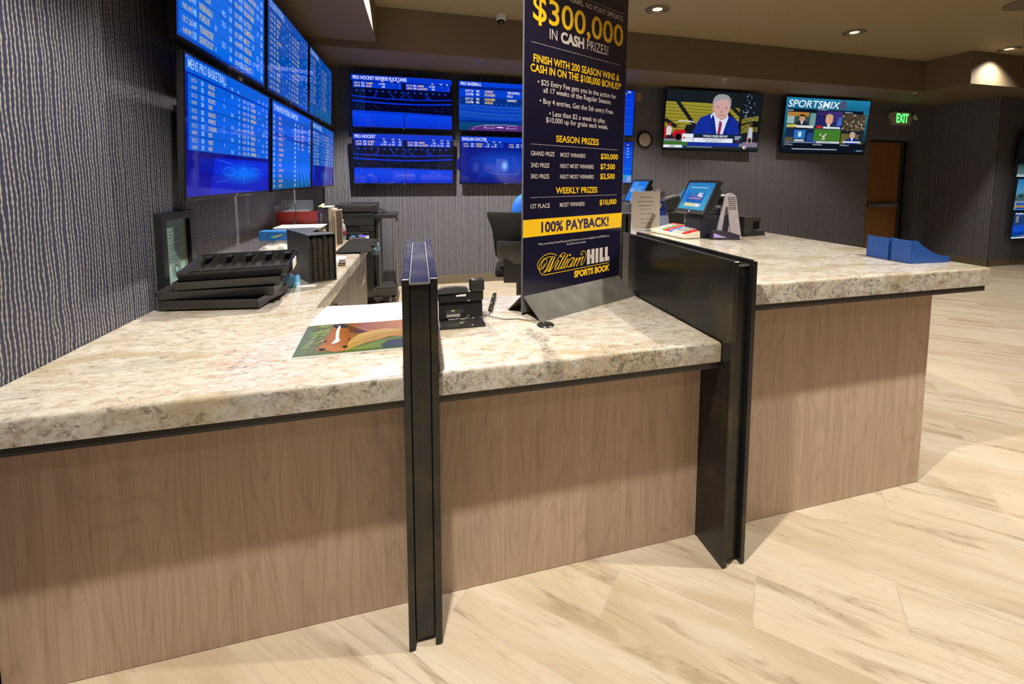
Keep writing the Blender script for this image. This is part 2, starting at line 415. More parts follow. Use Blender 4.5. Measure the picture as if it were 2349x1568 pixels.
# door recess: deep jamb then the door leaf
rec = MB().box(DX0-.03, YW+.2, 0, DX0, YW+1.2, DXZ).box(DX1, YW+.2, 0, DX1+.03, YW+1.2, DXZ).box(DX0-.03, YW+.2, DXZ, DX1+.03, YW+1.2, DXZ+.03).box(DX0-.03, YW+1.2, 0, DX1+.03, YW+1.23, DXZ)
struct('trim_1', rec, plain('dark_door_frame', (.02, .017, .014), .5))
d = thing('door_1', None, None, (DX0+.005, YW+.05, .01)); tag(d, kind='structure')
MB().box(0, 0, 0, .80, .045, 2.13).build('leaf', DOORWD, d)
MB().box(.80, -.02, 0, .86, .06, 2.15).box(-.0, -.02, 2.13, .86, .06, 2.17).build('frame', plain('bronze_frame', (.03, .024, .018), .4), d)
pb = MB().box(.05, -.07, .955, .74, -.03, 1.025, .006).box(.05, -.03, .97, .12, .0, 1.01).box(.66, -.03, .97, .73, .0, 1.01).build('push_bar', CHROME, d)
tag(pb, 'satin metal push bar')
# soffit along the back wall, stepping forward at the far end; bulkhead over the left screens
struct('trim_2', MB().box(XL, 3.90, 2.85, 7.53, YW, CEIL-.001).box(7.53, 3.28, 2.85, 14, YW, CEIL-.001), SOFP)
struct('trim_3', MB().box(XL, 2.05, 2.928, -.551, 3.899, CEIL-.001).box(XL, YF, 2.928, -.551, 1.58, CEIL-.001), SOFP)  # gap between the boxes, out of view, added to let light reach the wall
BB = .118
struct('baseboard_back', MB().box(-.3, YW-.014, 0, DX0, YW, BB, .003).box(DX1, YW-.014, 0, XR, YW, BB, .003), BASEB)
struct('baseboard_right', MB().box(XR-.014, 3.816, 0, XR, YW-.014, BB, .003).box(XR-.014, 3.816, 0, 14, 3.83, BB, .003), BASEB)
struct('baseboard_left', MB().box(XL, YF, 0, XL+.016, .119, .135, .003), BASEB)

# ------------------------------------------------------------------ counters
LZ, LG, LS = .864, .7874, .7628           # low counter: top, underside of stone, underside of strip
RZ, RG, RS = 1.0745, .9924, .968          # tall counter
L0, L1, L2, L3 = -.193, -.1728, -.1131, -.0917
R0, R1, R2, R3 = .9381, .9576, 1.0187, 1.0363
YB = .1199
def slab(poly, z0, z1, r=.013):
    bm = bmesh.new(); vs_ = [bm.verts.new((p[0], p[1], z0)) for p in poly]; f = bm.faces.new(vs_)
    q = bmesh.ops.extrude_face_region(bm, geom=[f]); top = [e for e in q['geom'] if isinstance(e, bmesh.types.BMVert)]
    for v in top: v.co.z = z1
    bm.normal_update(); bmesh.ops.recalc_face_normals(bm, faces=bm.faces[:])
    ed = [e for e in bm.edges if all(abs(v.co.z-z1) < 1e-5 for v in e.verts)]
    bmesh.ops.bevel(bm, geom=ed, offset=r, segments=4, profile=.5, affect='EDGES')
    return MB().bm(bm)
t = thing('countertop', 'low granite countertop in an L along the patterned wall', 'countertop')
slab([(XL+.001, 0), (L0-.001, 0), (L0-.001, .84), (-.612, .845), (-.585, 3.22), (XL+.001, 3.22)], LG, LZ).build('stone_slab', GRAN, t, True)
MB().box(XL+.001, .004, LS, L0-.002, .034, LG).box(-.66, .84, LS, -.625, 3.2, LG).build('edge_strip', EDGE, t)
t = thing('countertop', 'low granite countertop section between the two black metal dividers', 'countertop')
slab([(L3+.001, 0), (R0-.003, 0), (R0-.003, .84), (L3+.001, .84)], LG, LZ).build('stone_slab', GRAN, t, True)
MB().box(L3+.002, .004, LS, R0-.012, .034, LG).build('edge_strip', EDGE, t)
t = thing('countertop', 'tall granite countertop carrying the terminals and blue holders', 'countertop')
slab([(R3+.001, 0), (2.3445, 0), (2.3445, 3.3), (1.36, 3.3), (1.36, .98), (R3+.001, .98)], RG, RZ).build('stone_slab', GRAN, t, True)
MB().box(R3+.002, .004, RS, 2.325, .05, RG).box(2.28, .05, RS, 2.325, 3.28, RG).build('edge_strip', EDGE, t)
t = thing('service_counter', 'brown wood grain counter front under the low stone beside the patterned wall', 'counter')
MB().box(XL+.02, YB, .002, L0-.001, YB+.03, LS).build('front_panel', WALNUT, t)
MB().box(XL+.02, YB+.03, .002, XL+.06, .8, LS).build('support_panel', GREYWD, t); MB().box(-.66, YB+.03, .002, -.64, .8, LS).build('support_panel', GREYWD, t)
t = thing('service_counter', 'brown wood grain counter front between the two black metal dividers', 'counter')
MB().box(L3+.001, YB, .002, R0-.001, YB+.03, LS).build('front_panel', WALNUT, t)
MB().box(L3+.02, YB+.03, LS-.08, R0-.02, .8, LS).build('support_frame', GREYWD, t)
t = thing('service_counter', 'tall brown wood grain counter front under the terminals', 'counter')
MB().box(R3+.001, YB, .002, 2.182, YB+.03, RS).build('front_panel', WALNUT, t)
MB().box(2.152, YB+.03, .002, 2.182, 3.25, RS).build('side_panel', WALNUT, t)
MB().box(1.42, .96, .002, 1.45, 3.25, RS).build('clerk_side_panel', GREYWD, t)
# cabinets under the left run, one thing per unit
def cabinet(y0, y1, label, flip):
    t = thing('base_cabinet', label, 'cabinet', (-.64, y0, 0), 0, 'grey cabinets under the low counter')
    w = y1-y0
    MB().box(XL+.07+.64, .001, .09, -.02, w-.001, LS-.001).build('body', GREYWD, t)
    MB().box(-.12, .001, .001, -.08, w-.001, .089).build('toe_kick', EDGE, t)
    for k in (0, 1):
        a, b = k*w/2+.003, (k+1)*w/2-.003
        dd = MB().box(-.019, a, .095, 0, b, LS-.012, .002).build('door', GREYWD, t)
        hy = b-.045 if k == 0 else a+.045
        MB().tube([(0, hy, .70), (.03, hy, .70), (.036, hy, .694), (.036, hy, .566), (.03, hy, .56), (0, hy, .56)], .0055, 8).build('handle', CHROME, dd, True)
cabinet(.855, 2.03, 'grey wood grain cabinet with two bar handles nearest the front counter', 0)
cabinet(2.03, 3.2, 'grey wood grain cabinet with two bar handles at the far end near the copier', 1)

def divider(x, label, yb):
    a = thing('counter_divider', label, 'divider', (x[0], 0, 0), 0, 'black steel dividers through the counter')
    o = x[0]; yf = -.0509
    MB().box(0, yf, .003, x[1]-o, yb, 1.1725, .0012, 1).build('side_plate', STEEL, a)
    MB().box(x[2]-o, yf, .003, x[3]-o, yb, 1.1725, .0012, 1).build('side_plate', STEEL, a)
    MB().box(x[1]-o+.001, yf+.022, .012, x[2]-o-.001, yb-.03, 1.155, .002, 1).build('core', STEEL, a)
    MB().box(x[1]-o+.001, yf+.018, 1.1515, x[2]-o-.001, yb-.028, 1.1565).build('cap_strip', STEEL, a); MB().box(x[1]-o+.0005, yf+.0178, .008+1.1425, x[1]-o+.0022, yb-.028, 1.1572).box(x[2]-o-.0022, yf+.0178, 1.1505, x[2]-o-.0005, yb-.028, 1.1572).box(x[1]-o+.0005, yf+.0175, 1.1510, x[2]-o-.0005, yf+.0190, 1.1570).build('edge_highlight', plain('steel_edge_highlight', (.42, .40, .38), .35, .8), a)  # pale strips along the core rim are painted edge highlights
    if yb > .85 or True:
        MB().box(-.0012, yb-.075, LZ+.004, -.0002, yb-.001, 1.171).build('end_plate', plain('lighter_steel', (.16, .145, .125), .38, .8), a)
divider((L0, L1, L2, L3), 'black steel divider standing beside the horse calendar', .854)
divider((R0, R1, R2, R3), 'black steel divider between the low and tall counters', .8445)

# ------------------------------------------------------------------ televisions
WHT = rgb(235, 240, 250); YEL = rgb(250, 215, 60)
def tv(label, w, h, loc, rz, tilt, pic, group=None, bez=.011, depth=.030, mount=.095):
    """local: x right, z up, screen towards -y; origin at the middle of the screen's lower edge"""
    mt = Matrix.Translation(loc) @ Matrix.Rotation(rz, 4, 'Z') @ Matrix.Rotation(tilt, 4, 'X')
    t = thing('television', label, 'television', group=group, mat=mt)
    x0, x1 = -w/2-bez, w/2+bez; z0, z1 = -bez*1.6, h+bez
    MB().box(x0, .004, z0, x1, depth, z1, .004).build('housing', BLACK, t)
    MB().box(x0, -.002, z0, -w/2, .006, z1, .0015, 1).box(w/2, -.002, z0, x1, .006, z1, .0015, 1).box(-w/2, -.002, h, w/2, .006, z1, .0015, 1).box(-w/2, -.002, z0, w/2, .006, 0, .0015, 1).build('bezel', GLOSSB, t)
    MB().box(-w*.22, depth, h*.25, w*.22, depth+mount, h*.75).build('wall_mount', BLACK, t)
    s = MB(); s.T = Matrix.Translation((-w/2, 0, 0)); pic(s, w, h)
    s.build('screen', SCREEN, t)
    MB().box(-.012, -.003, -bez*1.1, .012, -.002, -bez*.55).build('badge', plain('silver_badge', (.5, .5, .52), .3, .8), t)
    return t
O1, O2, O3 = .0006, .0010, .0014
def rows_board(s, w, h, title, left, right, base, panel, foot=None, top=.885, bot=.0, split=.5, x0=.02, x1=.985, size=.055, dim=1.0):
    s.rect(0, 0, w, h, base, 0)
    if foot: foot(s, w, h)
    white = tuple(v*dim for v in rgb(165, 205, 245)); yel = tuple(v*dim for v in rgb(205, 190, 50)); line = tuple(v*.30 for v in panel)
    s.rect(0, top*h, w, h, tuple(v*1.0 for v in panel), O1)
    s.text(title, .022*w, (top+.028)*h, .068*h, white, O2, xs=.62, bold=.004)
    n = max(len(left), len(right)); rh = (top-.012-bot)/n
    s.rect(x0*w, bot*h, x1*w, (top-.012)*h, panel, O1)
    for k in range(n+1): s.rect(x0*w, (bot+rh*k)*h-.0015, x1*w, (bot+rh*k)*h+.0012, line, O2)
    s.rect(split*w-.003, bot*h, split*w+.003, (top-.012)*h, line, O2)
    for (rowset, xa) in ((left, x0), (right, split)):
        cw = (split-x0)*w if xa == x0 else (x1-split)*w; X = xa*w
        for lab, fx in (('PTS', .62), ('TOT', .79), ('ML', .93)): s.text(lab, X+cw*fx, (top+.006)*h, .026*h, white, O2, align='C', xs=.7)
        for k, r in enumerate(rowset):
            yb = (top-.012-rh*k)*h; c1 = yb-rh*h*.44; c2 = yb-rh*h*.90; ch = rh*h*.30
            s.text(r[0], X+cw*.05, c1, ch*.82, yel, O2, xs=.62); s.text(r[1], X+cw*.05, c2, ch*.82, yel, O2, xs=.62)
            s.text(r[2], X+cw*.20, c1, ch, white, O2, xs=.66, bold=.006); s.text(r[3], X+cw*.20, c2, ch, white, O2, xs=.66, bold=.006)
            s.text(r[4], X+cw*.32, c1, ch, yel, O2, xs=.62, bold=.006); s.text(r[5], X+cw*.32, c2, ch, yel, O2, xs=.62, bold=.006)
            if r[6]: s.text(r[6], X+cw*.62, c1 if r[8] else c2, ch*.9, white, O2, align='C', xs=.66)
            if r[7]: s.text(r[7], X+cw*.79, c2 if r[8] else c1, ch*.9, white, O2, align='C', xs=.66)
            s.text(r[9], X+cw*.97, c1, ch*.85, white, O2, align='R', xs=.66); s.text(r[10], X+cw*.97, c2, ch*.85, white, O2, align='R', xs=.66)
BLUE = rgb(0, 82, 200); PANEL = rgb(0, 98, 222); DEEP = rgb(0, 20, 150)
def court(s, w, h):
    s.grad(0, 0, w, .34*h, rgb(0, 8, 165), rgb(0, 0, 120), .0002)
    s.poly([(.2*w, .0*h), (.98*w, .0*h), (.98*w, .30*h), (.26*w, .30*h)], rgb(0, 25, 190), .0003)
    s.blob(.6*w, .17*h, .36*w, .12*h, rgb(0, 105, 235), rgb(0, 25, 190), .0004)
    for (x, rx) in ((.6, .05), (.41, .06), (.77, .05)):
        s.stroke([(x*w+rx*w*math.cos(a*.262), .19*h+.035*h*math.sin(a*.262)) for a in range(25)], .003, rgb(45, 130, 240), .0005)
    s.rect(.598*w, .07*h, .602*w, .28*h, rgb(45, 130, 240), .0005)
    s.stroke([(.27*w, .10*h), (.40*w, .115*h), (.5*w, .19*h), (.44*w, .26*h), (.3*w, .28*h)], .003, rgb(30, 110, 235), .0005)
nba_l = [('OCT 25','4:10 PM','501','502','WOLVES','PISTONS','1','208',0,'-115','-115'), ('OCT 25','4:10 PM','503','504','ROCKETS','76ERS','3.5','220.5',1,'-160','140'),
         ('OCT 25','4:10 PM','505','506','NUGGETS','HORNETS','1.5','210.5',1,'-125','105'), ('OCT 25','4:40 PM','507','508','CAVALIERS','NETS','7','223.5',1,'-300','240'),
         ('OCT 25','5:10 PM','509','510','SPURS','HEAT','4','196.5',1,'-175','155')]
nba_r = [('OCT 25','5:10 PM','511','512','PACERS','THUNDER','13.5','211',0,'700','-1100'), ('OCT 25','5:40 PM','513','514','GRIZZLIES','MAVERICKS','4','195.5',1,'-175','155'),
         ('OCT 25','6:10 PM','515','516','JAZZ','SUNS','6','204',1,'-240','200'), ('OCT 25','6:10 PM','517','518','WIZARDS','LAKERS','6.5','221',1,'-280','230'),
         ('OCT 25','7:40 PM','519','520','RAPTORS','WARRIORS','12','226.5',0,'600','-900')]
def pic_nba(s, w, h): rows_board(s, w, h, 'MENS PRO BASKETBALL', nba_l, nba_r, DEEP, rgb(0, 92, 215), court, bot=.335, split=.565)
def cfb(seed, a, names):
    rnd = random.Random(seed); out = []
    for k in range(0, len(names), 2):
        n = a+k; out.append(('OCT 28', rnd.choice(('4:40 PM','12:30 PM','9:00 AM','5:00 PM')), str(n), str(n+1), names[k], names[k+1], rnd.choice(('4','6','15.5','7','2','10','4.5')), rnd.choice(('52.5','75.5','58','49.5','61')), rnd.random() < .5, '-%d' % rnd.choice((110,155,240,280)), '%d' % rnd.choice((135,190,200,240))))
    return out
A_ = ['BOSTON COL','VIRGINIA','OLE MISS','ARKANSAS','DUKE','VA TECH','NEBRASKA','PURDUE','TENNESSEE','KENTUCKY']
B_ = ['UCLA','WASHINGTON','TEXAS TECH','OKLAHOMA','GA TECH','CLEMSON','MISS ST','ARIZONA','BOISE ST','UTAH ST']
def pic_cfb1(s, w, h): rows_board(s, w, h, 'COLLEGE FOOTBALL', cfb(1, 141, A_), cfb(2, 191, B_), rgb(0, 70, 190), rgb(0, 102, 226), None, bot=.02, split=.54)
def field(s, w, h):
    s.grad(0, 0, w, .22*h, rgb(0, 70, 120), rgb(0, 80, 170), .0002)
    for k in range(6): s.stroke([(w*(.35+.10*k), .18*h), (w*(.30+.15*k), .01*h)], .005, rgb(70, 160, 190), .0009)
C_ = ['HOUSTON','MEMPHIS','TULSA','SMU','E CAROLINA','BYU','RICE','UTEP','TOLEDO','BALL ST','AKRON','BUFFALO','OHIO','KENT ST']
D_ = ['PENN ST','OHIO ST','TCU','IOWA ST','GEORGIA','FLORIDA','USC','ARIZONA ST','OREGON','UTAH','IDAHO','TROY','NAVY','TEMPLE']
def pic_cfb2(s, w, h): rows_board(s, w, h, 'COLLEGE FOOTBALL', cfb(3, 201, C_), cfb(4, 221, D_), rgb(0, 62, 160), rgb(0, 74, 175), None, bot=.01, dim=.85)
def pic_cfb3(s, w, h): rows_board(s, w, h, 'COLLEGE FOOTBALL', cfb(5, 241, D_[::-1]), cfb(6, 261, C_[::-1]), rgb(0, 62, 150), rgb(0, 70, 165), field, bot=.17, dim=.8)
def pic_champ(s, w, h):
    s.rect(0, 0, w, h, rgb(0, 60, 190)); s.grad(0, 0, w, .30*h, rgb(0, 88, 150), rgb(0, 100, 225), .0002)
    s.grad(0, .30*h, w, .86*h, rgb(0, 100, 225), rgb(0, 78, 195), .0002); s.rect(0, .87*h, w, h, rgb(0, 88, 205), O1)
    white = rgb(200, 225, 245); org = rgb(225, 165, 75)
    s.text('TO WIN PRO FOOTBALL CHAMP 2018', .02*w, .90*h, .068*h, white, O2, xs=.62)
    nm = ['49ERS','BEARS','BENGALS','BILLS','BRONCOS','BROWNS','CARDINALS','CHARGERS','CHIEFS','COLTS','COWBOYS','EAGLES','FALCONS','GIANTS']
    for k, q in enumerate(nm):
        y = (.815-.061*k)*h; s.text(str(351+k), .02*w, y, .034*h, white, O2, xs=.7); s.text(q, .13*w, y, .034*h, org, O2, xs=.75); s.text('%d' % (900+k*150 % 2400), .54*w, y, .034*h, white, O2, align='R', xs=.75)
        if k < 6:
            s.text(str(371+k), .60*w, y, .034*h, white, O2, xs=.7); s.text(['JETS','LIONS','RAIDERS','RAMS','SAINTS','TITANS'][k], .70*w, y, .034*h, org, O2, xs=.75); s.text('%d' % (800+k*300), .97*w, y, .034*h, white, O2, align='R', xs=.75)
    s.rect(0, .60*h, w, .66*h, rgb(0, 60, 170), .0003)
    for k in range(4): s.stroke([(w*(.60+.08*k), .26*h), (w*(.60+.14*k), .01*h)], .006, rgb(90, 170, 215), O1)
def pic_third(s, w, h):
    rows_board(s, w, h, 'MENS PRO BASKETBALL', nba_r, nba_l, rgb(0, 15, 140), rgb(0, 84, 190), None, bot=.33, dim=.8)
    s.blob(.55*w, .17*h, .25*w, .13*h, rgb(0, 80, 175), rgb(0, 15, 140), .0004)
XT = -1.15
def ltv(y0, y1, z0, h, pic, label):
    w = y1-y0-.05
    # the screen stands out from the wall on a tilting bracket
    tv(label, w, h, (XT, (y0+y1)/2, z0), R(90), R(2.4), pic, 'odds screens on the patterned wall', mount=.128)
zl, zu = 1.373, 2.088
ltv(.958, 2.155, zl, .634, pic_nba, 'lower wall screen titled Mens Pro Basketball above the cash trays')
ltv(2.185, 3.40, zl, .634, pic_champ, 'lower middle wall screen with one long list of football teams')
ltv(3.43, 4.60, zl, .634, pic_third, 'lower wall screen nearest the back corner, blue with small tables')
ltv(.958, 2.155, zu, .634, pic_cfb1, 'upper wall screen listing college games, cut by the top of the picture')
ltv(2.185, 3.40, zu, .634, pic_cfb2, 'upper middle wall screen of dim college football odds')
ltv(3.43, 4.60, zu, .634, pic_cfb3, 'upper wall screen nearest the back corner, greenish lower edge')

def rink(s, w, h, top):
    s.rect(0, 0, w, h, rgb(0, 2, 34)); b = rgb(0, 75, 240)
    s.grad(0, 0, w, .28*h, rgb(0, 45, 205), rgb(0, 68, 235), .0002)
    s.poly([(0, .27*h), (w, .25*h), (w, .28*h), (.5*w, .31*h), (0, .32*h)], rgb(0, 52, 205), .0003)
    s.rect(.505*w, 0, .512*w, .27*h, rgb(0, 0, 60), .0004)
    for (xa, r) in ((.24, .01), (.78, .01)): s.disc(xa*w, .035*h, .012*w, .006*h, rgb(0, 0, 70), .0004)
    for z, th in ((.565, .018), (.475, .026)):
        s.stroke([(x*w/10, z*h-(.035*h*(1-(x/5-1)**2))+.03*h) for x in range(11)], th*h, rgb(0, 50, 225), .0004)
    rnd = random.Random(3)
    for k in range(60): s.disc(rnd.uniform(.02, .98)*w, rnd.choice((.53, .39, .42, .36))*h+rnd.uniform(-.015, .02)*h, .0025*w, .004*h, rgb(40, 120, 255), .0004, 6)
    for k in range(15):
        x = (.05+.063*k)*w; s.blob(x, .70*h, .018*w, .026*h, rgb(10, 80, 235), rgb(0, 2, 34), .0003, 12, 3)
    for x, dx in ((.25, -.05), (.36, .05), (.52, -.05), (.52, .07), (.72, .07), (.72, .03)):
        s.poly([(x*w-.006*w, .70*h), (x*w+.006*w, .70*h), ((x+dx)*w+.025*w, .56*h), ((x+dx)*w-.01*w, .56*h)], rgb(0, 30, 130), .00035)
def hockey(s, w, h, title, rows):
    rink(s, w, h, .9); hd = rgb(0, 52, 205)
    s.rect(0, .885*h, w, h, hd, O1); s.text(title, .018*w, .915*h, .062*h, rgb(245, 248, 255), O2, bold=.012, xs=.70)
    for x0, r in zip((.015, .525), rows):
        x1 = x0+.475 if x0 < .1 else .985
        s.rect(x0*w, .755*h, x1*w, .875*h, hd, O1); cw = (x1-x0)*w; X = x0*w
        for i, z in ((0, .825), (1, .772)):
            s.text(('OCT 25','5:08 PM')[i], X+.13*cw, z*h, .033*h, YEL, O2, align='R', xs=.6, bold=.012) if False else s.text(('OCT 25','5:08 PM')[i], X+.03*cw, z*h, .033*h, YEL, O2, xs=.62, bold=.012)
            s.text(r[i][0], X+.17*cw, z*h, .035*h, WHT, O2, xs=.68, bold=.014); s.text(r[i][1], X+.27*cw, z*h, .035*h, YEL, O2, xs=.72, bold=.014)
            for q, fx in zip(r[i][2:], (.65, .82, .96)): s.text(q, X+fx*cw, z*h, .035*h, WHT, O2, align='R', xs=.72, bold=.014)
        for lab, fx in (('PTS', .60), ('TOT', .79), ('ML', .93)): s.text(lab, X+fx*cw, .883*h, .026*h, WHT, O3, align='C', xs=.8, bold=.01)
h1 = [[('1951','FLAMES','-1.5 360','-','-'),('1952','BLUES','-440','','-')], [('1953','SABRES','-1.5 500','-','-'),('1954','BL JACKETS','-700','','-')]]
h2 = [[('2451','FLAMES','-220','110','135'),('2452','BLUES','-1.5 190','5.5 -130','-155')], [('2453','SABRES','-150','-115','195'),('2454','BL JACKETS','-1.5 130','5.5 -105','-230')]]
def pic_h1(s, w, h): hockey(s, w, h, 'PRO HOCKEY REVERSE PUCK LINES', h1)
def pic_h2(s, w, h): hockey(s, w, h, 'PRO HOCKEY', h2)
def stadium(s, w, h):
    s.rect(0, 0, w, h, rgb(0, 30, 120)); s.grad(0, .2*h, w, .85*h, rgb(0, 55, 170), rgb(0, 40, 190), .0002)
    s.grad(0, 0, w, .17*h, rgb(0, 60, 105), rgb(0, 72, 130), .0003)
    for k in range(5):
        z = (.25+.075*k)*h; s.stroke([(x*w/8, z+.05*h*(x/4-1)**2) for x in range(9)], .03*h, rgb(10+8*(k % 2), 70+12*(k % 2), 190), .0004)
        s.stroke([(x*w/8, z+.03*h+.05*h*(x/4-1)**2) for x in range(9)], .006*h, rgb(60, 130, 230), .0005)
    rnd = random.Random(9)
    for k in range(90): s.disc(rnd.uniform(0, 1)*w, rnd.uniform(.22, .34)*h, .003*w, .004*h, rgb(40, 120, 220), .0005, 5)
    for k in range(12): s.disc((.3+.055*k)*w, (.545+.01*abs(k-6)*.4)*h, .008*w, .012*h, rgb(80, 150, 255), .0006, 8)
    s.poly([(.1*w, 0), (.14*w, .08*h), (.28*w, .13*h), (.55*w, .14*h), (.8*w, .11*h), (.9*w, 0)], rgb(85, 40, 120), .0006)
    s.stroke([(.14*w, .01*h), (.18*w, .08*h), (.3*w, .12*h), (.55*w, .135*h)], .006*h, rgb(170, 200, 255), .0007)
    for x in (.33, .58): s.stroke([(x*w-.06*w, .06*h), (x*w+.06*w, .06*h), (x*w+.06*w, .12*h), (x*w-.02*w, .12*h), (x*w-.06*w, .06*h)], .008*h, rgb(200, 210, 255), .0007)
    s.poly([(.42*w, .07*h), (.48*w, .065*h), (.5*w, .08*h), (.45*w, .095*h), (.41*w, .085*h)], rgb(225, 225, 255), .0007)
def pic_base(s, w, h):
    stadium(s, w, h); hd = rgb(0, 62, 215); s.rect(0, .90*h, w, h, hd, O1)
    s.text('PRO BASEBALL', .02*w, .918*h, .062*h, rgb(240, 245, 255), O2, bold=.012, xs=.72)
    for q, (z, rw) in enumerate(((.70, (('OCT 25','903','ASTROS','VERLANDER,J'),('5:10 PM','904','DODGERS','HILL,R'))), (.54, (('OCT 27','905','DODGERS','DARVISH,Y'),('5:10 PM','906','ASTROS',''))))):
        s.rect(.01*w, (z-.01)*h, .99*w, (z+.145)*h, rgb(0, 62, 205) if q == 0 else rgb(0, 45, 130), O1)
        for i in (0, 1):
            zz = (z+.085-.068*i)*h; r = rw[i]
            s.text(r[0], .155*w, zz, .046*h, WHT, O2, align='R', xs=.72, bold=.014); s.text(r[1], .185*w, zz, .046*h, WHT, O2, xs=.72, bold=.014)
            s.text(r[2], .28*w, zz, .046*h, YEL, O2, xs=.72, bold=.016); s.text(r[3], .53*w, zz, .046*h, WHT, O2, xs=.66, bold=.012)
            s.text(('-110','-1.5 155')[i], .96*w, zz, .046*h, WHT, O2, align='R', xs=.72, bold=.012)
def pic_soccer(s, w, h):
    s.rect(0, 0, w, h, rgb(0, 16, 130)); s.blob(.5*w, .40*h, .55*w, .42*h, rgb(0, 66, 195), rgb(0, 16, 130), .0002, 32, 6)
    s.grad(0, 0, w, .22*h, rgb(0, 18, 105), rgb(0, 40, 150), .0001)
    for k in range(26):
        a = R(18+5.6*k); s.stroke([(.5*w+.16*w*math.cos(a), .40*h+.14*h*math.sin(a)), (.5*w+.42*w*math.cos(a), .40*h+.34*h*math.sin(a))], .002, rgb(20, 80, 205), .0003)
    s.blob(.49*w, .38*h, .05*w, .13*h, rgb(120, 190, 255), rgb(0, 62, 190), .0004); s.stroke([(.30*w, .24*h), (.4*w, .2*h), (.6*w, .2*h), (.75*w, .25*h)], .004, rgb(60, 130, 235), .0005)
    s.stroke([(.76*w, .20*h), (.755*w, .66*h), (.97*w, .68*h), (.975*w, .20*h)], .007, rgb(110, 60, 230), .0005)
    hd = rgb(0, 60, 210); s.rect(0, .885*h, w, h, hd, O1); s.text('ENGLISH SOCCER', .02*w, .912*h, .062*h, rgb(240, 245, 255), O2, bold=.012, xs=.72)
    d_ = [[('8573','EVERTON','115','150','-'),('8574','CHELSEA','-2 -135','2.5 -130','-')], [('8575','WEST HAM','-105','140','-'),('8576','TOTTENHAM','-1.5 120','2.5 -125','-')]]
    for x0, r in zip((.015, .52), d_):
        s.rect(x0*w, .765*h, (x0+.465)*w, .872*h, rgb(0, 50, 175), O1)
        for i, z in ((0, .825), (1, .777)):
            s.text(('OCT 25','11:45 AM')[i], (x0+.02)*w, z*h, .03*h, YEL, O2, xs=.62, bold=.012); s.text(r[i][0], (x0+.10)*w, z*h, .032*h, WHT, O2, xs=.68, bold=.014)
            s.text(r[i][1], (x0+.155)*w, z*h, .032*h, YEL, O2, xs=.7, bold=.014)
            for q, fx in zip(r[i][2:], (.30, .38, .44)): s.text(q, (x0+fx)*w, z*h, .032*h, WHT, O2, align='R', xs=.7, bold=.014)
        for lab, fx in (('PTS', .27), ('TOT', .35), ('ML', .42)): s.text(lab, (x0+fx)*w, .878*h, .026*h, WHT, O3, align='C', xs=.8, bold=.01)
def pic_blue(s, w, h):
    s.grad(0, 0, w, h, rgb(0, 70, 215), rgb(0, 50, 215)); s.rect(0, .90*h, w, h, rgb(0, 48, 190), O1)
    s.text('William', .80*w, .945*h, .035*h, YEL, O2, slant=.3, xs=.8); s.text('HILL', .91*w, .945*h, .035*h, WHT, O2, bold=.03, xs=.8); s.text('SPORTS BOOK', .80*w, .91*h, .02*h, WHT, O2)
    for z in (.78, .6, .42, .25): s.rect(0, z*h, .97*w, z*h+.003, rgb(60, 130, 240), O1)
    s.text('PRO FOOTBALL', .02*w, .915*h, .06*h, WHT, O2, bold=.012, xs=.72)
def pic_blue2(s, w, h):
    s.grad(0, 0, w, .2*h, rgb(90, 110, 200), rgb(0, 160, 215), 0, 4); s.grad(0, .2*h, w, h, rgb(0, 85, 225), rgb(0, 62, 215), .0001)
    s.rect(.94*w, .03*h, w, .17*h, rgb(130, 160, 215), O1); s.rect(0, .88*h, w, h, rgb(0, 45, 185), O1); s.disc(.93*w, .93*h, .012*w, .012*h, YEL, O2)
    for z in (.84, .78, .70, .63): s.rect(.92*w, z*h, .95*w, (z+.012)*h, WHT, O2)
    for z in (.74, .34): s.rect(0, z*h, w, z*h+.004, rgb(70, 150, 245), O1)
    s.text('PRO FOOTBALL HALFTIME', .02*w, .91*h, .06*h, WHT, O2, bold=.012, xs=.72)
YT = 4.70; TL = R(4.6)
hw = 1.222
G2 = 'odds screens on the back wall'
tv('back wall screen titled Pro Hockey Reverse Puck Lines', hw, .634, (-.309, YT, 2.101), 0, TL, pic_h1, G2)
tv('back wall screen titled Pro Hockey, under the other hockey screen', hw, .622, (-.307, YT, 1.392), 0, TL, pic_h2, G2)
tv('back wall screen titled Pro Baseball, partly behind the tall sign', hw, .634, (1.005, YT, 2.10), 0, TL, pic_base, G2)
tv('back wall screen titled English Soccer, partly behind the tall sign', hw, .622, (1.02, YT, 1.395), 0, TL, pic_soccer, G2)
tv('blue back wall screen showing a narrow strip beside the tall sign, upper of two', hw, .645, (2.325, YT, 2.10), 0, TL, pic_blue, G2)
tv('blue back wall screen showing a narrow strip behind the touch terminal, lower of two', hw, .60, (2.318, YT, 1.40), 0, TL, pic_blue2, G2)

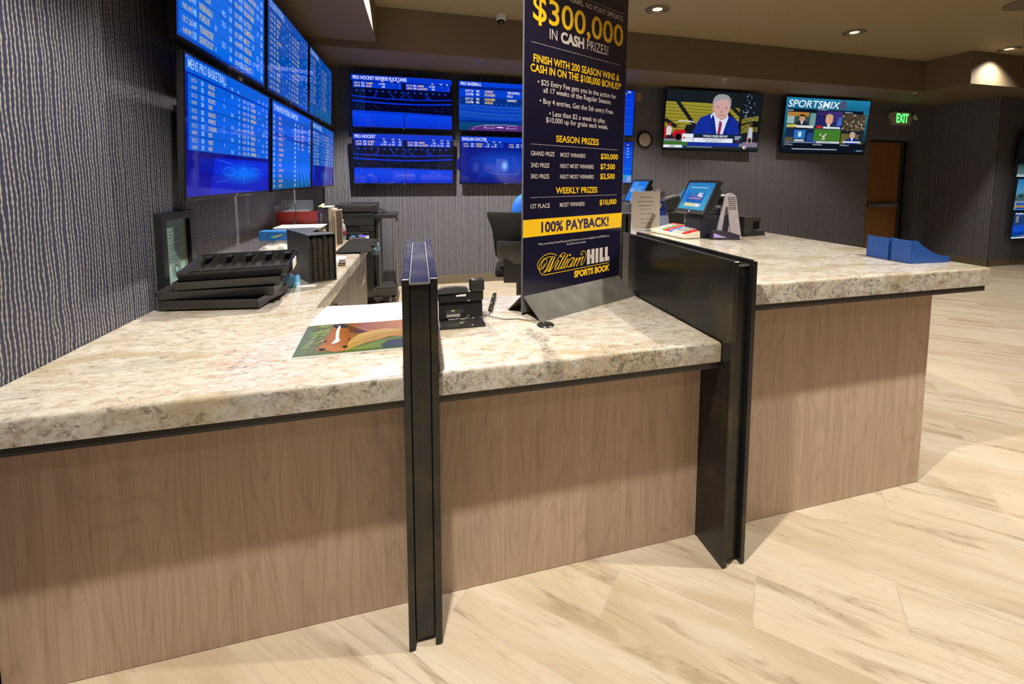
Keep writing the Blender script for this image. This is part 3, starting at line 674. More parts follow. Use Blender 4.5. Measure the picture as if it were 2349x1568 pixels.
def pic_man(s, w, h):
    s.rect(0, 0, w, h, rgb(22, 30, 34)); P = lambda L: [(x*w, z*h) for x, z in L]
    s.poly(P([(0,.28),(.8,.28),(.8,.72),(.6,.78),(0,.84)]), rgb(150, 140, 45), .0002)
    for k in range(9): s.stroke(P([(0, .32+.055*k), (.8, .31+.05*k)]), .010*h, rgb(88, 82, 28), .0003)
    for (a, b) in (((.10,.84),(.33,.36)),((.0,.5),(.12,.38)),((.55,.79),(.80,.40)),((.66,.78),(.86,.5))): s.stroke(P([a, b]), .035*w, rgb(25, 27, 30), .0004)
    s.rect(0, .80*h, w, h, rgb(20, 27, 32), .0003); s.rect(.77*w, .15*h, w, .95*h, rgb(20, 26, 32), .0005)
    s.poly(P([(.80,.3),(.98,.34),(.98,.62),(.80,.56)]), rgb(120, 112, 45), .0006)
    rnd = random.Random(5)
    for k in range(40): s.disc(rnd.uniform(.80,.93)*w, rnd.uniform(.5,.98)*h, .008*w*rnd.uniform(.4,1), .012*h*rnd.uniform(.4,1), rnd.choice((rgb(200,225,240), rgb(90,140,190), rgb(15,20,24))), .0008, 8)
    for k in range(6): s.stroke(P([(.80, .25+.1*k),(.86, .33+.1*k),(.80,.35+.1*k)]), .006*w, rgb(15, 15, 17), .0009)
    s.stroke(P([(.74,.42),(.94,.52)]), .012*w, rgb(12,12,14), .0009)
    s.poly(P([(.875,.22),(.90,.22),(.935,.22),(.925,.40),(.89,.42)]), rgb(185, 190, 200), .001); s.disc(.905*w,.45*h,.015*w,.03*h,rgb(70,45,40),.001); s.poly(P([(.92,.42),(.98,.42),(.98,.52),(.92,.52)]), rgb(14,14,16), .0011)
    s.stroke(P([(.95,.42),(.93,.12)]), .006*w, rgb(14,14,16), .001); s.stroke(P([(.95,.42),(.985,.12)]), .006*w, rgb(14,14,16), .001); s.stroke(P([(.885,.25),(.88,.12)]), .012*w, rgb(190,150,130), .001); s.stroke(P([(.925,.25),(.93,.12)]), .012*w, rgb(190,150,130), .001)
    s.rect(0, .04*h, w, .14*h, rgb(60, 110, 40), .0004); s.rect(0, .14*h, .3*w, .18*h, rgb(130, 125, 140), .0004); s.rect(.8*w, .05*h, w, .15*h, rgb(120, 115, 135), .0005)
    # golf cart
    s.stroke(P([(.13,.47),(.17,.485),(.27,.48),(.30,.465)]), .018*h, rgb(210, 215, 220), .0011)
    for x in (.145, .285): s.stroke(P([(x,.47),(x-.01,.33)]), .005*w, rgb(20,20,22), .001)
    s.poly(P([(.08,.26),(.11,.33),(.20,.34),(.24,.26),(.22,.2),(.1,.2)]), rgb(185, 25, 40), .0012); s.poly(P([(.19,.2),(.30,.2),(.32,.30),(.29,.42),(.22,.42),(.20,.33)]), rgb(22, 25, 32), .0011)
    s.disc(.145*w,.21*h,.03*w,.06*h,rgb(14,14,16),.0013); s.disc(.27*w,.2*h,.025*w,.05*h,rgb(14,14,16),.0013)
    s.poly(P([(.02,.24),(.07,.24),(.075,.36),(.045,.4),(.02,.36)]), rgb(215,205,210), .0012); s.disc(.05*w,.42*h,.018*w,.03*h,rgb(150,40,40),.0012); s.poly(P([(0,.2),(.03,.2),(.03,.36),(0,.38)]), rgb(190,30,40), .0011)
    # presenter
    s.poly(P([(.24,.04),(.26,.22),(.30,.34),(.33,.47),(.36,.55),(.47,.63),(.52,.66),(.62,.62),(.72,.56),(.76,.50),(.78,.32),(.79,.04)]), rgb(18, 45, 150), .0013)
    s.poly(P([(.46,.60),(.50,.66),(.64,.62),(.655,.56),(.60,.24),(.52,.24)]), rgb(215, 222, 240), .0014)
    s.poly(P([(.49,.62),(.51,.52),(.545,.24),(.50,.24),(.46,.50)]), rgb(16, 38, 135), .0015); s.poly(P([(.655,.58),(.68,.50),(.64,.24),(.60,.24),(.63,.44)]), rgb(16, 38, 135), .0015)
    s.poly(P([(.555,.50),(.58,.50),(.59,.45),(.575,.24),(.545,.24),(.56,.45)]), rgb(165, 25, 55), .0016)
    for k in range(4): s.stroke(P([(.548,.27+.055*k),(.582,.30+.055*k)]), .006*w, rgb(60, 60, 130), .0017)
    s.poly(P([(.515,.58),(.52,.70),(.63,.68),(.635,.57),(.58,.52)]), rgb(165, 120, 115), .0016)
    s.poly(P([(.485,.80),(.49,.70),(.505,.62),(.535,.555),(.575,.535),(.615,.56),(.645,.63),(.66,.72),(.655,.84),(.60,.90),(.53,.89)]), rgb(205, 160, 155), .0017)
    s.poly(P([(.475,.74),(.472,.82),(.485,.90),(.52,.95),(.575,.965),(.63,.945),(.665,.88),(.67,.78),(.66,.72),(.652,.80),(.645,.86),(.60,.88),(.54,.865),(.50,.83),(.488,.76)]), rgb(150, 150, 155), .0018)
    s.disc(.478*w,.70*h,.010*w,.03*h,rgb(190,140,135),.0018); s.stroke(P([(.515,.755),(.545,.758)]), .008*h, rgb(110,75,70), .0019); s.stroke(P([(.60,.745),(.635,.742)]), .008*h, rgb(110,75,70), .0019)
    s.stroke(P([(.52,.73),(.542,.73)]), .008*h, rgb(70,50,55), .0019); s.stroke(P([(.605,.72),(.63,.718)]), .008*h, rgb(70,50,55), .0019)
    s.poly(P([(.572,.72),(.582,.65),(.60,.645),(.585,.64),(.562,.645)]), rgb(175,125,122), .0019); s.stroke(P([(.548,.605),(.58,.598),(.612,.604)]), .010*h, rgb(140,75,80), .0019)
    # captions
    s.rect(.185*w, .125*h, .83*w, .275*h, rgb(20, 35, 60), .0021); s.rect(.185*w, .13*h, .30*w, .27*h, rgb(225, 230, 238), .0023); s.rect(.305*w, .13*h, .72*w, .205*h, rgb(225, 230, 240), .0023)
    s.rect(.195*w, .185*h, .215*w, .215*h, rgb(200, 30, 40), .0025); s.text('YouTubeTV', .219*w, .19*h, .02*h, rgb(20,22,30), .0025, maxw=.075*w)
    s.text('WORLD SERIES REPORT', .40*w, .222*h, .034*h, rgb(240,245,250), .0025, maxw=.265*w, bold=.01); s.text('DODGERS DEFEAT ASTROS, 3-1', .405*w, .176*h, .022*h, rgb(20,30,60), .0025, maxw=.25*w, bold=.01); s.text('LAD LEADS SERIES, 1-0', .43*w, .138*h, .022*h, rgb(20,30,60), .0025, maxw=.19*w, bold=.01)
    s.text('WORLD', .74*w, .225*h, .024*h, rgb(220,230,245), .0025, maxw=.07*w, bold=.015); s.text('SERIES', .74*w, .19*h, .024*h, rgb(220,230,245), .0025, maxw=.07*w, bold=.015); s.rect(.76*w,.15*h,.79*w,.16*h, rgb(190,30,40), .0025)
    s.rect(0, .03*h, .19*w, .075*h, rgb(225, 232, 240), .0021); s.text('GAME 1', .06*w, .038*h, .028*h, rgb(20,25,40), .0023, bold=.01, xs=.8); s.rect(.19*w, .03*h, .215*w, .075*h, rgb(30, 90, 160), .0021)
    s.rect(.215*w, .03*h, w, .065*h, rgb(40, 45, 50), .002); s.rect(.24*w, .042*h, .50*w, .055*h, rgb(140, 150, 160), .0022)
    s.disc(.855*w, .055*h, .02*w, .026*h, rgb(235,235,240), .0023); s.disc(.862*w, .052*h, .010*w, .013*h, rgb(190,40,50), .0024)
tv('large wall screen showing a presenter in a blue suit', 1.66, .885, (4.29, 4.69, 1.918), R(-2.0), R(5.0), pic_man, 'large wall screens')
def pic_mix(s, w, h):
    P = lambda L: [(x*w, z*h) for x, z in L]
    s.grad(0, .80*h, w, h, rgb(20, 95, 130), rgb(30, 125, 165)); s.rect(0, 0, w, .80*h, rgb(10, 18, 30), .0002); s.grad(.93*w, .2*h, w, .80*h, rgb(15, 50, 70), rgb(30, 110, 140), .0003); s.grad(0, .1*h, .03*w, .8*h, rgb(15, 45, 65), rgb(30, 110, 140), .0003)
    s.text('SPORTSMIX', .02*w, .83*h, .125*h, rgb(225, 235, 240), .0016, width=.60*w, bold=.012, slant=.22)
    s.poly(P([(.36,.80),(.40,.93),(.46,.97),(.44,.80)]), rgb(60,125,145), .0014); s.poly(P([(.60,.80),(.64,.99),(.70,.97),(.72,.84)]), rgb(70,80,110), .0014)
    def tile(x0, z0, x1, z1, bg): s.rect(x0*w, z0*h, x1*w, z1*h, bg, .0006); return lambda u, v: ((x0+(x1-x0)*u)*w, (z0+(z1-z0)*v)*h)
    def head(T, cx, cz, sc, skin, hair, suit):
        s.poly([T(cx-.26*sc, 0), T(cx-.22*sc, cz-.25*sc), T(cx-.07*sc, cz-.15*sc), T(cx+.07*sc, cz-.15*sc), T(cx+.22*sc, cz-.25*sc), T(cx+.26*sc, 0)], suit, .0010)
        s.poly([T(cx-.05*sc, cz-.16*sc), T(cx+.05*sc, cz-.16*sc), T(cx, cz-.4*sc)], rgb(225,228,235), .0011)
        s.poly([T(cx+.11*sc*math.cos(a*.5236), cz+.20*sc*math.sin(a*.5236)) for a in range(12)], skin, .0012)
        s.poly([T(cx-.115*sc, cz+.05*sc), T(cx-.10*sc, cz+.20*sc), T(cx, cz+.26*sc), T(cx+.10*sc, cz+.20*sc), T(cx+.115*sc, cz+.05*sc), T(cx+.07*sc, cz+.13*sc), T(cx-.07*sc, cz+.13*sc)], hair, .0013)
    T = tile(.03, .44, .36, .74, rgb(50,75,70)); s.poly([T(0,.75),T(.75,.75),T(.75,1),T(0,1)], rgb(170,120,50), .0008); s.poly([T(0,.3),T(.25,.3),T(.25,.75),T(0,.75)], rgb(150,175,170), .0008); s.poly([T(.8,.2),T(1,.2),T(1,.95),T(.8,.95)], rgb(110,150,145), .0008)
    head(T, .52, .62, 1.0, rgb(190,140,110), rgb(35,28,25), rgb(35,38,50)); s.poly([T(0,.08),T(.35,.08),T(.35,.25),T(0,.22)], rgb(205,185,90), .0014); s.poly([T(.35,.06),T(.95,.06),T(.95,.2),T(.35,.2)], rgb(215,220,215), .0014)
    T = tile(.365, .44, .68, .78, rgb(30,35,95)); s.poly([T(.4,.3),T(1,.5),T(1,1),T(.4,1)], rgb(60,45,110), .0008); s.poly([T(.8,.2),T(1,.25),T(1,.7),T(.85,.7)], rgb(60,110,190), .0008); s.poly([T(.05,.78),T(.42,.80),T(.42,.90),T(.05,.88)], rgb(70,40,90), .0009)
    head(T, .50, .52, 1.3, rgb(215,160,130), rgb(190,165,115), rgb(40,50,70)); s.poly([T(.05,.05),T(.25,.05),T(.25,.2),T(.05,.2)], rgb(190,40,50), .0014); s.poly([T(.3,.05),T(.95,.05),T(.95,.15),T(.3,.15)], rgb(215,220,225), .0014)
    T = tile(.69, .44, .97, .74, rgb(70,60,45)); rnd = random.Random(11)
    for k in range(70): a, b = rnd.uniform(0,1), rnd.uniform(0,1); s.disc(*T(a,b), .010*w*rnd.uniform(.5,1.2), .016*h*rnd.uniform(.5,1.2), rnd.choice((rgb(200,170,140),rgb(150,130,95),rgb(40,45,70),rgb(90,30,30),rgb(190,190,180),rgb(60,90,60))), .0008+.00001*k, 7)
    T = tile(.03, .18, .355, .43, rgb(20,40,75)); s.poly([T(.3,.3),T(.7,.3),T(.7,.95),T(.3,.95)], rgb(40,110,180), .0008); s.poly([T(.45,.45),T(.56,.45),T(.56,.8),T(.45,.8)], rgb(200,225,240), .0009); s.poly([T(0,.05),T(.3,.15),T(.25,.4),T(0,.4)], rgb(90,80,55), .0009); s.poly([T(.75,.1),T(1,.1),T(1,.75),T(.8,.75)], rgb(30,70,130), .0009); s.poly([T(.3,.1),T(.7,.1),T(.66,.25),T(.34,.25)], rgb(190,190,185), .001); s.poly([T(0,0),T(1,0),T(1,.06),T(0,.06)], rgb(120,150,180), .0012)
    T = tile(.36, .18, .68, .45, rgb(62,118,40))
    for k in range(8): s.stroke([T(0,.14+.11*k),T(1,.16+.11*k)], .003*h, rgb(80,135,58), .0008)
    for k in range(9): s.disc(*T(rnd.uniform(.15,.6), rnd.uniform(.25,.65)), .008*w, .02*h, rnd.choice((rgb(205,195,180),rgb(120,90,60),rgb(230,230,225))), .001, 8)
    s.poly([T(0,0),T(1,0),T(1,.14),T(0,.14)], rgb(195,200,205), .0011); s.poly([T(0,0),T(.13,0),T(.13,.16),T(0,.16)], rgb(70,90,170), .0012); s.text('Bills Vikings Redzone', *T(.3,.04), .018*h, rgb(40,45,60), .0013, maxw=.18*w)
    T = tile(.69, .18, .97, .44, rgb(100,95,45)); s.poly([T(0,.75),T(1,.7),T(1,1),T(0,1)], rgb(30,32,35), .0008); s.poly([T(.75,.1),T(1,.1),T(1,.8),T(.8,.8)], rgb(35,40,50), .0009); head(T, .5, .62, 1.1, rgb(205,160,150), rgb(160,160,162), rgb(25,45,140)); s.poly([T(.1,.08),T(.9,.08),T(.9,.2),T(.1,.2)], rgb(205,210,215), .0014)
    for x, z, tx in ((.03,.755,'206 ESPN'),(.38,.79,'219 FOX Sports 1'),(.70,.755,'220 NBC Sports'),(.03,.135,'221 CBS Sports'),(.36,.14,'212 NFL Network'),(.69,.14,'213 MLB Network')): s.text(tx, x*w, z*h, .026*h, rgb(215,220,225), .0014, xs=.75)
    s.rect(.12*w, .055*h, .66*w, .075*h, rgb(150,165,175), .001); s.disc(.915*w, .05*h, .012*w, .016*h, rgb(60,150,220), .0012); s.text('DIRECTV', .93*w, .042*h, .02*h, rgb(200,215,230), .0012, maxw=.06*w); s.rect(.885*w,.035*h,.888*w,.07*h,rgb(120,130,140),.0012)
tv('large wall screen tiled with six sports channels', 1.69, .885, (6.49, 4.69, 1.915), R(-2.0), R(5.0), pic_mix, 'large wall screens')
def pic_r1(s, w, h): s.rect(0, 0, w, h, rgb(8, 14, 16)); s.grad(0, 0, w, .3*h, rgb(90,120,120), rgb(30,60,60), .0003); s.rect(0, 0, w, .06*h, rgb(150,175,180), .0005)
def pic_r2(s, w, h):
    s.grad(0, .3*h, w, h, rgb(90,150,175), rgb(30,110,165)); s.rect(0, .28*h, w, .45*h, rgb(60,80,75), .0002); s.blob(.12*w,.45*h,.10*w,.1*h,rgb(25,45,35),rgb(60,100,110),.0004)
    s.rect(0, .0*h, w, .30*h, rgb(110,140,155), .0003); s.rect(.04*w, .16*h, .4*w, .24*h, rgb(40,80,170), .0006); s.rect(.04*w, .09*h, .4*w, .15*h, rgb(170,120,40), .0006); s.rect(.04*w, .03*h, .4*w, .08*h, rgb(30,60,150), .0006); s.rect(0, 0, w, .03*h, rgb(60,130,190), .0007)
def pic_r3(s, w, h):
    stadium(s, w, h); s.rect(0, .5*h, w, h, rgb(25, 60, 115), .0008); s.text('PRO BASEBALL', .03*w, .915*h, .062*h, WHT, O2, bold=.012, xs=.72)
    for k, tx in enumerate(('OCT 25','5:10 PM','OCT 27','5:10 PM')): s.text(tx, .05*w, (.82-.065*k)*h, .04*h, YEL, O2, xs=.7, bold=.012)
    s.rect(0, 0, w, .05*h, rgb(200,215,225), O2)
for (z, hh, p, lb) in ((1.525, .70, pic_r1, 'dark screen high on the far wall, cut by the picture edge'), (.965, .525, pic_r2, 'screen with a pale landscape at the edge of the picture'), (.485, .445, pic_r3, 'lowest screen at the edge of the picture, baseball field below a table')):
    tv(lb, 1.10, hh, (9.505+.56, 3.72, z), 0, R(3), p, 'screens on the far facing wall')

# ------------------------------------------------------------------ tall sign on the low counter
BA = math.atan2(.44, .898)
sg = thing('advertising_sign', 'tall dark blue sign board with yellow and white lettering on the counter', 'sign', (.297, .491, LZ), BA)
bz0, bz1 = .012, 1.60
MB().prism([(-.006, bz0), (.668, bz0), (.668, .09), (.697, bz1), (.006, bz1), (-.006, .09)], .002, .014, 'y').build('board', BOARDE, sg)
NAVY = rgb(24, 21, 42); BY = rgb(232, 186, 32); BW = rgb(200, 190, 182)
pr = MB(); Z = lambda z: z-LZ
pr.poly([(-.006, .08), (.664, .08), (.695, bz1), (.004, bz1)], NAVY, -.0018)
pr.poly([(-.0055, 1.2073-LZ), (.671, 1.2073-LZ), (.6735, 1.2846-LZ), (-.0045, 1.2846-LZ)], BY, -.0012)
def bt(t, x0, x1, z, cap, c, bold=.0): pr.text(t, x0, Z(z), cap, c, -.0006, width=x1-x0, bold=bold)
def dots(x0, x1, z):
    n = 64
    for k in range(n): a = x0+(x1-x0)*k/n; pr.rect(a, Z(z)-.0012, a+(x1-x0)/n*.6, Z(z)+.0012, BW, -.0006)
bt('PICK WINNING TEAMS. NO POINT SPREADS.', .035, .655, 2.2646, .0235, BW, .005); dots(.036, .655, 2.301)
bt('$300,000', .048, .655, 2.138, .102, BY, .012)
bt('IN', .1438, .190, 2.0755, .044, BW); bt('CASH', .212, .365, 2.0755, .044, BW, .045); bt('PRIZES!', .385, .5387, 2.0755, .044, BW); dots(.040, .643, 2.043)
bt('FINISH WITH 200 SEASON WINS &', .051, .631, 1.963, .0315, BY, .022); bt('CASH IN ON THE $100,000 BONUS!*', .035, .647, 1.921, .0315, BY, .022)
for tx, a, b, z in (('\u2022 $25 Entry Fee gets you in the action for', .075, .608, 1.871), ('all 17 weeks of the Regular Season.', .108, .5696, 1.8395), ('\u2022 Buy 4 entries, Get the 5th entry Free.', .0875, .5894, 1.792), ('\u2022 Less than $2 a week to play.', .1446, .5268, 1.7425), ('$10,000 up for grabs each week.', .1252, .5484, 1.713)): bt(tx, a, b, z, .0225, BW, .010)
bt('SEASON PRIZES', .1874, .479, 1.6305, .0285, BY, .025); dots(.038, .6325, 1.613)
for row in ((('GRAND PRIZE', .0378, .1786, 0), ('MOST WINNERS', .2154, .3826, 0), ('$20,000', .4957, .631, 1), 1.564), (('2ND PRIZE', .038, .1467, 0), ('NEXT MOST WINNERS', .2145, .4444, 0), ('$7,500', .4942, .6087, 1), 1.513), (('3RD PRIZE', .0369, .1471, 0), ('NEXT MOST WINNERS', .2143, .4455, 0), ('$2,500', .4936, .6083, 1), 1.464), (('1ST PLACE', .0366, .1513, 0), ('MOST WINNERS', .2142, .3816, 0), ('$10,000', .4923, .6255, 1), 1.333)):
    for tx, a, b, y_ in row[:3]: bt(tx, a, b, row[3], .0255 if y_ else .0190, BY if y_ else BW, .025 if y_ else .010)
bt('WEEKLY PRIZES', .1881, .4741, 1.396, .027, BY, .025); dots(.036, .628, 1.381)
bt('100% PAYBACK!', .1004, .5652, 1.224, .044, rgb(38, 28, 78), .028)
bt('*Must win the Season Grand Prize plus pick 200 winners or more to be eligible for the $100,000 bonus.', .0817, .5732, 1.1664, .0095, BW); bt('See official rules for details.', .2624, .3945, 1.1505, .0095, BW)
LOGO = [(16,[(.1972,1.1081),(.1836,1.1154),(.1635,1.1209),(.1416,1.1217),(.1179,1.1163),(.0966,1.105),(.083,1.0922),(.0778,1.0785),(.0811,1.0653),(.0895,1.0553),(.0991,1.0548),(.1118,1.0596),(.1247,1.0693),(.1343,1.0811),(.1353,1.094),(.1287,1.1021),(.118,1.1025),(.1052,1.0944),(.0936,1.0813),(.0895,1.0658),(.0895,1.0545),(.0949,1.0425),(.1035,1.0332),(.1164,1.0274),(.1402,1.0268),(.5737,1.0290)]),(16,[(.1213,1.0811),(.1161,1.0688),(.1086,1.0584),(.1022,1.0625),(.1006,1.074),(.1074,1.0876),(.1201,1.099),(.1352,1.1054),(.1505,1.1072),(.1637,1.1054)]),(34,[(.1725,1.1068),(.1594,1.0911),(.1442,1.0684),(.1313,1.0489),(.1238,1.0418),(.1152,1.0394)]),(14,[(.1292,1.0427),(.1422,1.0491),(.1596,1.0681),(.186,1.1053)]),(34,[(.186,1.1053),(.1728,1.0813),(.1619,1.0612),(.151,1.0446),(.1412,1.0397)]),(14,[(.1511,1.0393),(.1642,1.0478),(.1819,1.0669),(.1952,1.0835),(.2177,1.1058),(.2314,1.1135),(.2429,1.1156),(.2594,1.1079)]),(32,[(.2111,1.0841),(.1954,1.0636),(.1854,1.0483)]),(16,[(.1854,1.0483),(.1844,1.0418),(.1934,1.0422),(.2091,1.0551)]),(34,[(.2501,1.1056),(.2295,1.0811),(.2114,1.0565),(.2042,1.0466)]),(16,[(.2042,1.0466),(.2059,1.0405),(.2139,1.042),(.2298,1.0541)]),(34,[(.2713,1.1049),(.2504,1.0802),(.231,1.054),(.2241,1.0456)]),(16,[(.2241,1.0456),(.2258,1.0404),(.2334,1.0419),(.2484,1.0534)]),(32,[(.2739,1.0842),(.2576,1.0658),(.245,1.0488)]),(16,[(.245,1.0488),(.2439,1.0422),(.2521,1.042),(.2672,1.0544)]),(24,[(.3099,1.0843),(.2978,1.0857),(.2835,1.078),(.2695,1.0627),(.2649,1.0496),(.2721,1.0427),(.284,1.0489),(.2982,1.0625),(.3124,1.0797)]),(28,[(.316,1.0845),(.3005,1.0657),(.2888,1.0466)]),(15,[(.2888,1.0466),(.2889,1.0414),(.2984,1.0453),(.3127,1.0625),(.3295,1.0812)]),(30,[(.3344,1.0815),(.3225,1.0613),(.3094,1.0405)]),(15,[(.3129,1.0486),(.3345,1.0736),(.3542,1.0826)]),(30,[(.3555,1.0816),(.3422,1.0606),(.329,1.0397)]),(15,[(.3337,1.0495),(.3593,1.0759),(.3768,1.083)]),(30,[(.3781,1.0817),(.3671,1.0628),(.3593,1.048)]),(16,[(.3593,1.048),(.3599,1.0427),(.3675,1.0408),(.3824,1.0557),(.3935,1.0755),(.397,1.0927),(.3903,1.1066),(.3763,1.1116),(.3626,1.1061),(.3577,1.0979),(.3628,1.0916),(.3703,1.0939),(.3752,1.1004)])]
for k, (w_, pts) in enumerate(LOGO): pr.stroke([(x, z-LZ) for x, z in pts], w_*.000195, BY, -.0006+.00001*k)
for x, z in ((.2246, 1.101), (.2844, 1.1008)): pr.disc(x, z-LZ, .0058, .0052, BY, -.0004)
hz0, hz1 = Z(1.0395), Z(1.1135)
for a, b in ((.4043,.4264), (.4369,.4594), (.4674,.489), (.4985,.5219), (.54,.5625)): pr.rect(a, hz0, b, hz1, BW, -.0006)
pr.rect(.42, hz0+.028, .442, hz0+.047, BW, -.0006); pr.rect(.52, hz0, .5344, hz0+.022, BW, -.0006); pr.rect(.56, hz0, .5753, hz0+.022, BW, -.0006)
bt('SPORTS BOOK', .3138, .5805, .988, .0290, BY, .05)
pr.build('printed_face', GLOSSP, sg)
tb = MB()
def wedge(sgn, dy):
    # folded metal foot: a sloping plate with open ends
    a, b = (0.0 if sgn < 0 else .014), (-dy if sgn < 0 else .014+dy)
    th = .003
    poly = [(a, .086), (b, 0), (b+sgn*-th*2.0, 0), (a, .081)]
    v = [(-.004, p[0], p[1]) for p in poly]+[(.650 if sgn < 0 else .655, p[0], p[1]) for p in poly]
    tb._add(v, [(0,1,2,3),(7,6,5,4),(0,4,5,1),(1,5,6,2),(2,6,7,3),(3,7,4,0)])
wedge(-1, .121); wedge(1, .10)
tb.build('foot', plain('scuffed_grey_metal', (.105, .10, .088), .38, .35, var=.25, scale=14), sg)

# ------------------------------------------------------------------ desk phone with cord and cable, cable grommet
ph = thing('desk_phone', 'black desk phone seen from behind with grey stickers on its back', 'phone', (.022, .43, LZ))
MB().prism([(-.091, -.044), (.091, -.044), (.086, .045), (-.089, .045)], .001, .011).build('base_plate', BLACKS, ph)
ri = MB().lathe([(.010, .0115), (.0105, .0135), (.0075, .0135), (.0065, .0118)], 20, (-.002, -.012, 0)); ri.build('screw_ring', plain('ring_grey', (.35, .33, .26), .3, .6), ph, True)
bk = MB(); bk.T = Matrix.Translation((0, .034, .011)) @ Matrix.Rotation(R(-9), 4, 'X')
bk.box(-.090, 0, .006, .090, .035, .074, .003).box(-.092, -.012, .076, .094, .042, .122, .006).box(-.09, .004, 0, -.052, .034, .03, .002).box(-.06, -.004, .072, -.02, .02, .08).box(.02, -.014, .085, .09, 0, .118, .004)
bk.build('body', BLACK, ph)
top = MB(); top.T = Matrix.Translation((0, .034, .011)) @ Matrix.Rotation(R(-9), 4, 'X')
top.prism([(-.096, .112), (.028, .114), (.030, .124), (.026, .134), (-.02, .139), (-.07, .137), (-.096, .127)], -.018, .05, 'y').build('screen_hood', plain('brushed_dark_grey', (.085, .085, .085), .3, .5), ph)
hs = MB(); hs.T = Matrix.Translation((.068, .060, .128)) @ Matrix.Rotation(R(-14), 4, 'X')
hs.box(-.031, -.030, -.008, .031, .018, .05, .012, 4).box(-.02, .01, -.03, .02, .12, .02, .01, 3).build('handset', BLACKS, ph, True)
tg = MB(); tg.T = Matrix.Translation((0, .0335, .011)) @ Matrix.Rotation(R(-9), 4, 'X')
tg.rect(-.060, .014, -.004, .026, rgb(150, 148, 140), .001); tg.rect(-.064, .034, .012, .044, rgb(52, 50, 46), .001); tg.rect(-.040, .037, -.026, .043, rgb(165, 160, 105), .0012)
for k in range(6): tg.rect(-.06+.011*k, .0305, -.053+.011*k, .033, rgb(120, 118, 110), .001)
for k in range(9): tg.rect(-.058+.006*k, .016+.001*(k % 2), -.0545+.006*k, .0185, rgb(95, 92, 88), .0014)
tg.build('rating_sticker', PRINT, ph); tg = MB(); tg.T = Matrix.Translation((0, .0335, .011)) @ Matrix.Rotation(R(-9), 4, 'X')
tg.poly([(-.020, .098), (.026, .098), (.026, .112), (.016, .108), (-.020, .104)], rgb(200, 200, 196), .0122)
tg.rect(.028, .103, .039, .122, rgb(205, 205, 200), .0122); tg.rect(.028, .078, .036, .081, rgb(225, 225, 220), .0122)
tg.build('hood_sticker', PRINT, ph)
wt = MB().box(.034, -.0455, .0112, .041, -.040, .0122); wt.build('label_tab', WHITEP, ph)
# coiled handset cord
pts = []
for k in range(220):
    s_ = k/219; a = k*.55
    cx, cy, cz = (.158+.066*s_, .56+.27*s_, LZ+.012+.002*s_)
    dx, dy = .245, .97
    pts.append((cx+.0075*math.cos(a)*dy, cy-.0075*math.cos(a)*dx, cz+.0075*math.sin(a)))
pts = [(p[0]-.022, p[1]-.43, p[2]-LZ) for p in pts]
MB().tube(pts, .0026, 6).build('coiled_cord', BLACKS, ph, True)
MB().tube([(p[0]-.022, p[1]-.43, p[2]-LZ) for p in [(.158, .56, LZ+.012), (.150, .53, LZ+.006), (.138, .505, LZ+.010), (.128, .50, LZ+.004), (.118, .505, LZ+.012), (.10, .495, LZ+.016), (.09, .482, LZ+.006), (.075, .488, LZ+.016), (.06, .478, LZ+.007), (.045, .484, LZ+.018)]], .0022, 6).build('cord_loop', BLACKS, ph, True)
cb = thing('grey_cable', 'thin grey cable running from the phone to the grommet', 'cable', (0, 0, 0))
MB().tube([(.0, .468, LZ+.02), (.03, .455, LZ+.012), (.06, .47, LZ+.03), (.105, .502, LZ+.030), (.14, .492, LZ+.010), (.20, .452, LZ+.0035), (.26, .442, LZ+.0035), (.30, .405, LZ+.005), (.325, .375, LZ+.012), (.343, .348, LZ+.012), (.350, .341, LZ+.004)], .0024, 8).build('wire', plain('cable_grey', (.14, .12, .09), .45), cb, True)
gm = thing('cable_grommet', 'round black cable grommet in the stone below the sign foot', 'grommet', (.3525, .339, LZ))
MB().lathe([(.035, .0005), (.0355, .003), (.033, .006), (.012, .0075), (0, .0075)], 32).build('cap', BLACKS, gm, True)

# ------------------------------------------------------------------ calendar with a horse photograph
ca = thing('wall_calendar', 'calendar lying open with a photo of a chestnut horse', 'calendar', (-.385, .39, LZ))
def flat(mb, pts, c, z, cols=None):
    q = [(p[0]+.385, p[1]-.39) for p in pts]
    if sum(q[i][0]*q[(i+1) % len(q)][1]-q[(i+1) % len(q)][0]*q[i][1] for i in range(len(q))) < 0: q = q[::-1]; cols = cols[::-1] if cols else None
    mb.cur = c; mb._add([(p[0], p[1], z) for p in q], [list(range(len(q)))], cols)
PG = [(-.555,.221),(-.203,.223),(-.2085,.540),(-.576,.544)]
MB().prism([(p[0]+.385, p[1]-.39) for p in PG], .0005, .0065).build('page_stack', PAPER, ca)
h = MB()
flat(h, PG, rgb(95, 105, 40), .0069, [rgb(120,125,55), rgb(70,90,40), rgb(150,90,40), rgb(120,120,60)])
rnd = random.Random(21)
def inset(p, k=.96): cx, cy = -.385, .38; return (cx+(p[0]-cx)*k, cy+(p[1]-cy)*k)
for k in range(60):
    a, b = rnd.uniform(-.548, -.49), rnd.uniform(.235, .53); L_ = rnd.uniform(.01, .05)
    flat(h, [(a-.004, b), (a+.004, b+.002), (a+L_*.7, b+L_*.5), (a+L_*.6-.006, b+L_*.5+.004)], rnd.choice((rgb(150,160,50), rgb(115,130,45), rgb(165,130,95), rgb(95,85,45), rgb(185,165,140), rgb(170,185,70))), .00695+.000005*k)
